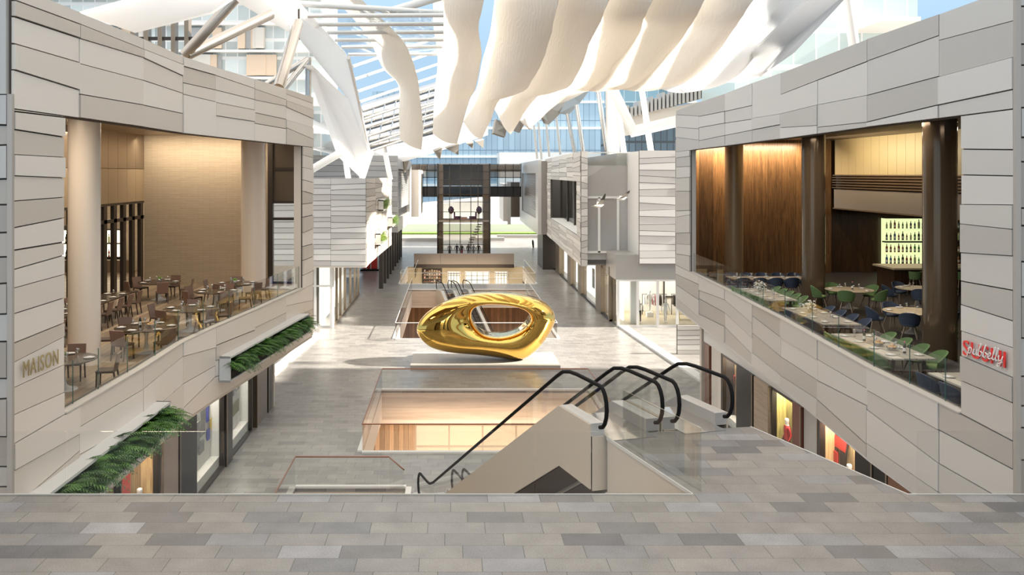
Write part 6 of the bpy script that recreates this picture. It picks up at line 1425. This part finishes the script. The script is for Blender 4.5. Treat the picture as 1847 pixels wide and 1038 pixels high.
def green_bowl(x, y, z, label, seed):
    t = thing('potted_plant', label, 'plant', (x, y, z)); rr = random.Random(seed)
    MB().lathe([(.07, 0), (.09, .02), (.10, .10), (.09, .10), (.07, .03)], 14).build('glass_bowl', WINEG, t, world=False); m = MB()
    for i in range(60):
        a = rr.uniform(0, 2*PI); d = (math.cos(a), math.sin(a), rr.uniform(.2, 1.4)); frond(m, Vector((0, 0, .09)), d, rr.uniform(.12, .2), .03, rr, 0, 4)
    m.build('lime_leaves', mat('bright_lime', (.25, .50, .06), .5), t, world=False)
green_bowl(TL[0][0]+.0, TL[0][1]-.1, zl_+.752, 'lime green plant in a glass bowl on the nearest left table', 3)
green_bowl(TL[5][0], TL[5][1]+.1, zl_+.752, 'green plant on the round table before the stone wall', 4)
green_bowl(TL[4][0]-.1, TL[4][1], zl_+.752, 'green plant on the farthest round table by the second column', 5)
def bread(x, y, z, label, seed):
    t = thing('bread_bowl', label, 'bread bowl', (x, y, z)); rr = random.Random(seed)
    MB().lathe([(.07, 0), (.12, .03), (.15, .09), (.145, .09), (.11, .035)], 18).build('bowl', WINEG, t, world=False)
    tag_b = mat('bread_crust', (.62, .38, .17), .6, 0, .2, 20)
    for i in range(7):
        a = 2*PI*i/6; r = .075 if i < 6 else 0; o = MB().lathe([(.01, -.035), (.045, -.02), (.055, .0), (.04, .03), (.008, .042)], 10, (x+math.cos(a)*r, y+math.sin(a)*r, z+(.075 if i < 6 else .12))).build('bread_roll', tag_b)
        tag(o, f'{ORD[i]} bread roll in the {label.split(" on ")[0]} {"at left" if x < 0 else "at right"}', 'bread', 'rolls in the '+label.split(' on ')[0]+(' at left' if x < 0 else ' at right'))
bread(TL[1][0]+.15, TL[1][1]-.05, zl_+.752, 'glass bread bowl on the round table of the brown restaurant', 1)
bread(11.55, 24.6, zr_+.752, 'farther glass bread bowl on the long table beside the right sill', 2)
bread(11.62, 24.0, zr_+.752, 'nearer glass bread bowl on the long table beside the right sill', 3)
wb = mk_bottle(BOT[0], PNK, PAPER)
place_small('winebottle', wb, (TL[1][0]-.2, TL[1][1]+.05, zl_+.752), 0, 'dark wine bottle beside the bread bowl in the brown restaurant', 'bottle', None)
place_small('winebottle', wb, (11.5, 25.35, zr_+.752), 0, 'wine bottle with white label behind the bread bowls on the right sill table', 'bottle', None)
place_small('winebottle', wb, (11.75, 23.6, zr_+.752), 0, 'wine bottle with white label in front of the bread bowls on the right sill table', 'bottle', None)
p = PTR(1532, 556); place_small('winebottle', wb, (p.x+.12, p.y, zr_+.752), 0, 'rose capped wine bottle on the green round table between the dark columns', 'bottle', None)
# bottles on the two back bars
rb = random.Random(3)
rows = {}
for (x, y, z) in BARL+BARR:
    k = rb.choice([0, 0, 1, 1, 2, 3, 4, 4, 5]); left = x < 0; key = (left, round(z, 2)); i = rows[key] = rows.get(key, -1)+1
    t = place_small('bar%d' % k, mk_bottle(BOT[k], BLACK, PAPER if k != 4 else BOT[4]), (x, y, z+.062 if not left else z), rb.uniform(0, 6), '', 'bottle', None); s = rb.uniform(1.0, 1.45); t.scale = (s*1.15, s*1.15, s*1.1)
    cn = ['dark', 'amber', 'green', 'dark red', 'pale', 'blue'][k]
    rn = {0.61: 'lower', 1.36: 'upper'} if left else {.11: 'lowest', .74: 'second lowest', 1.41: 'third', 2.04: 'topmost'}
    r_ = rn[round(z, 2)]
    nth_ = ORD[i] if i < 20 else 'last'
    tag(t, (f'{cn} bottle, {nth_} from the left on the {r_} lit shelf behind the timber screen' if left else f'{cn} bottle, {nth_} from the left on the {r_} row of the lit bar shelf'), 'bottle', ('bottles on the %s lit shelf behind the timber screen' if left else 'bottles on the %s row of the lit bar shelf') % r_)
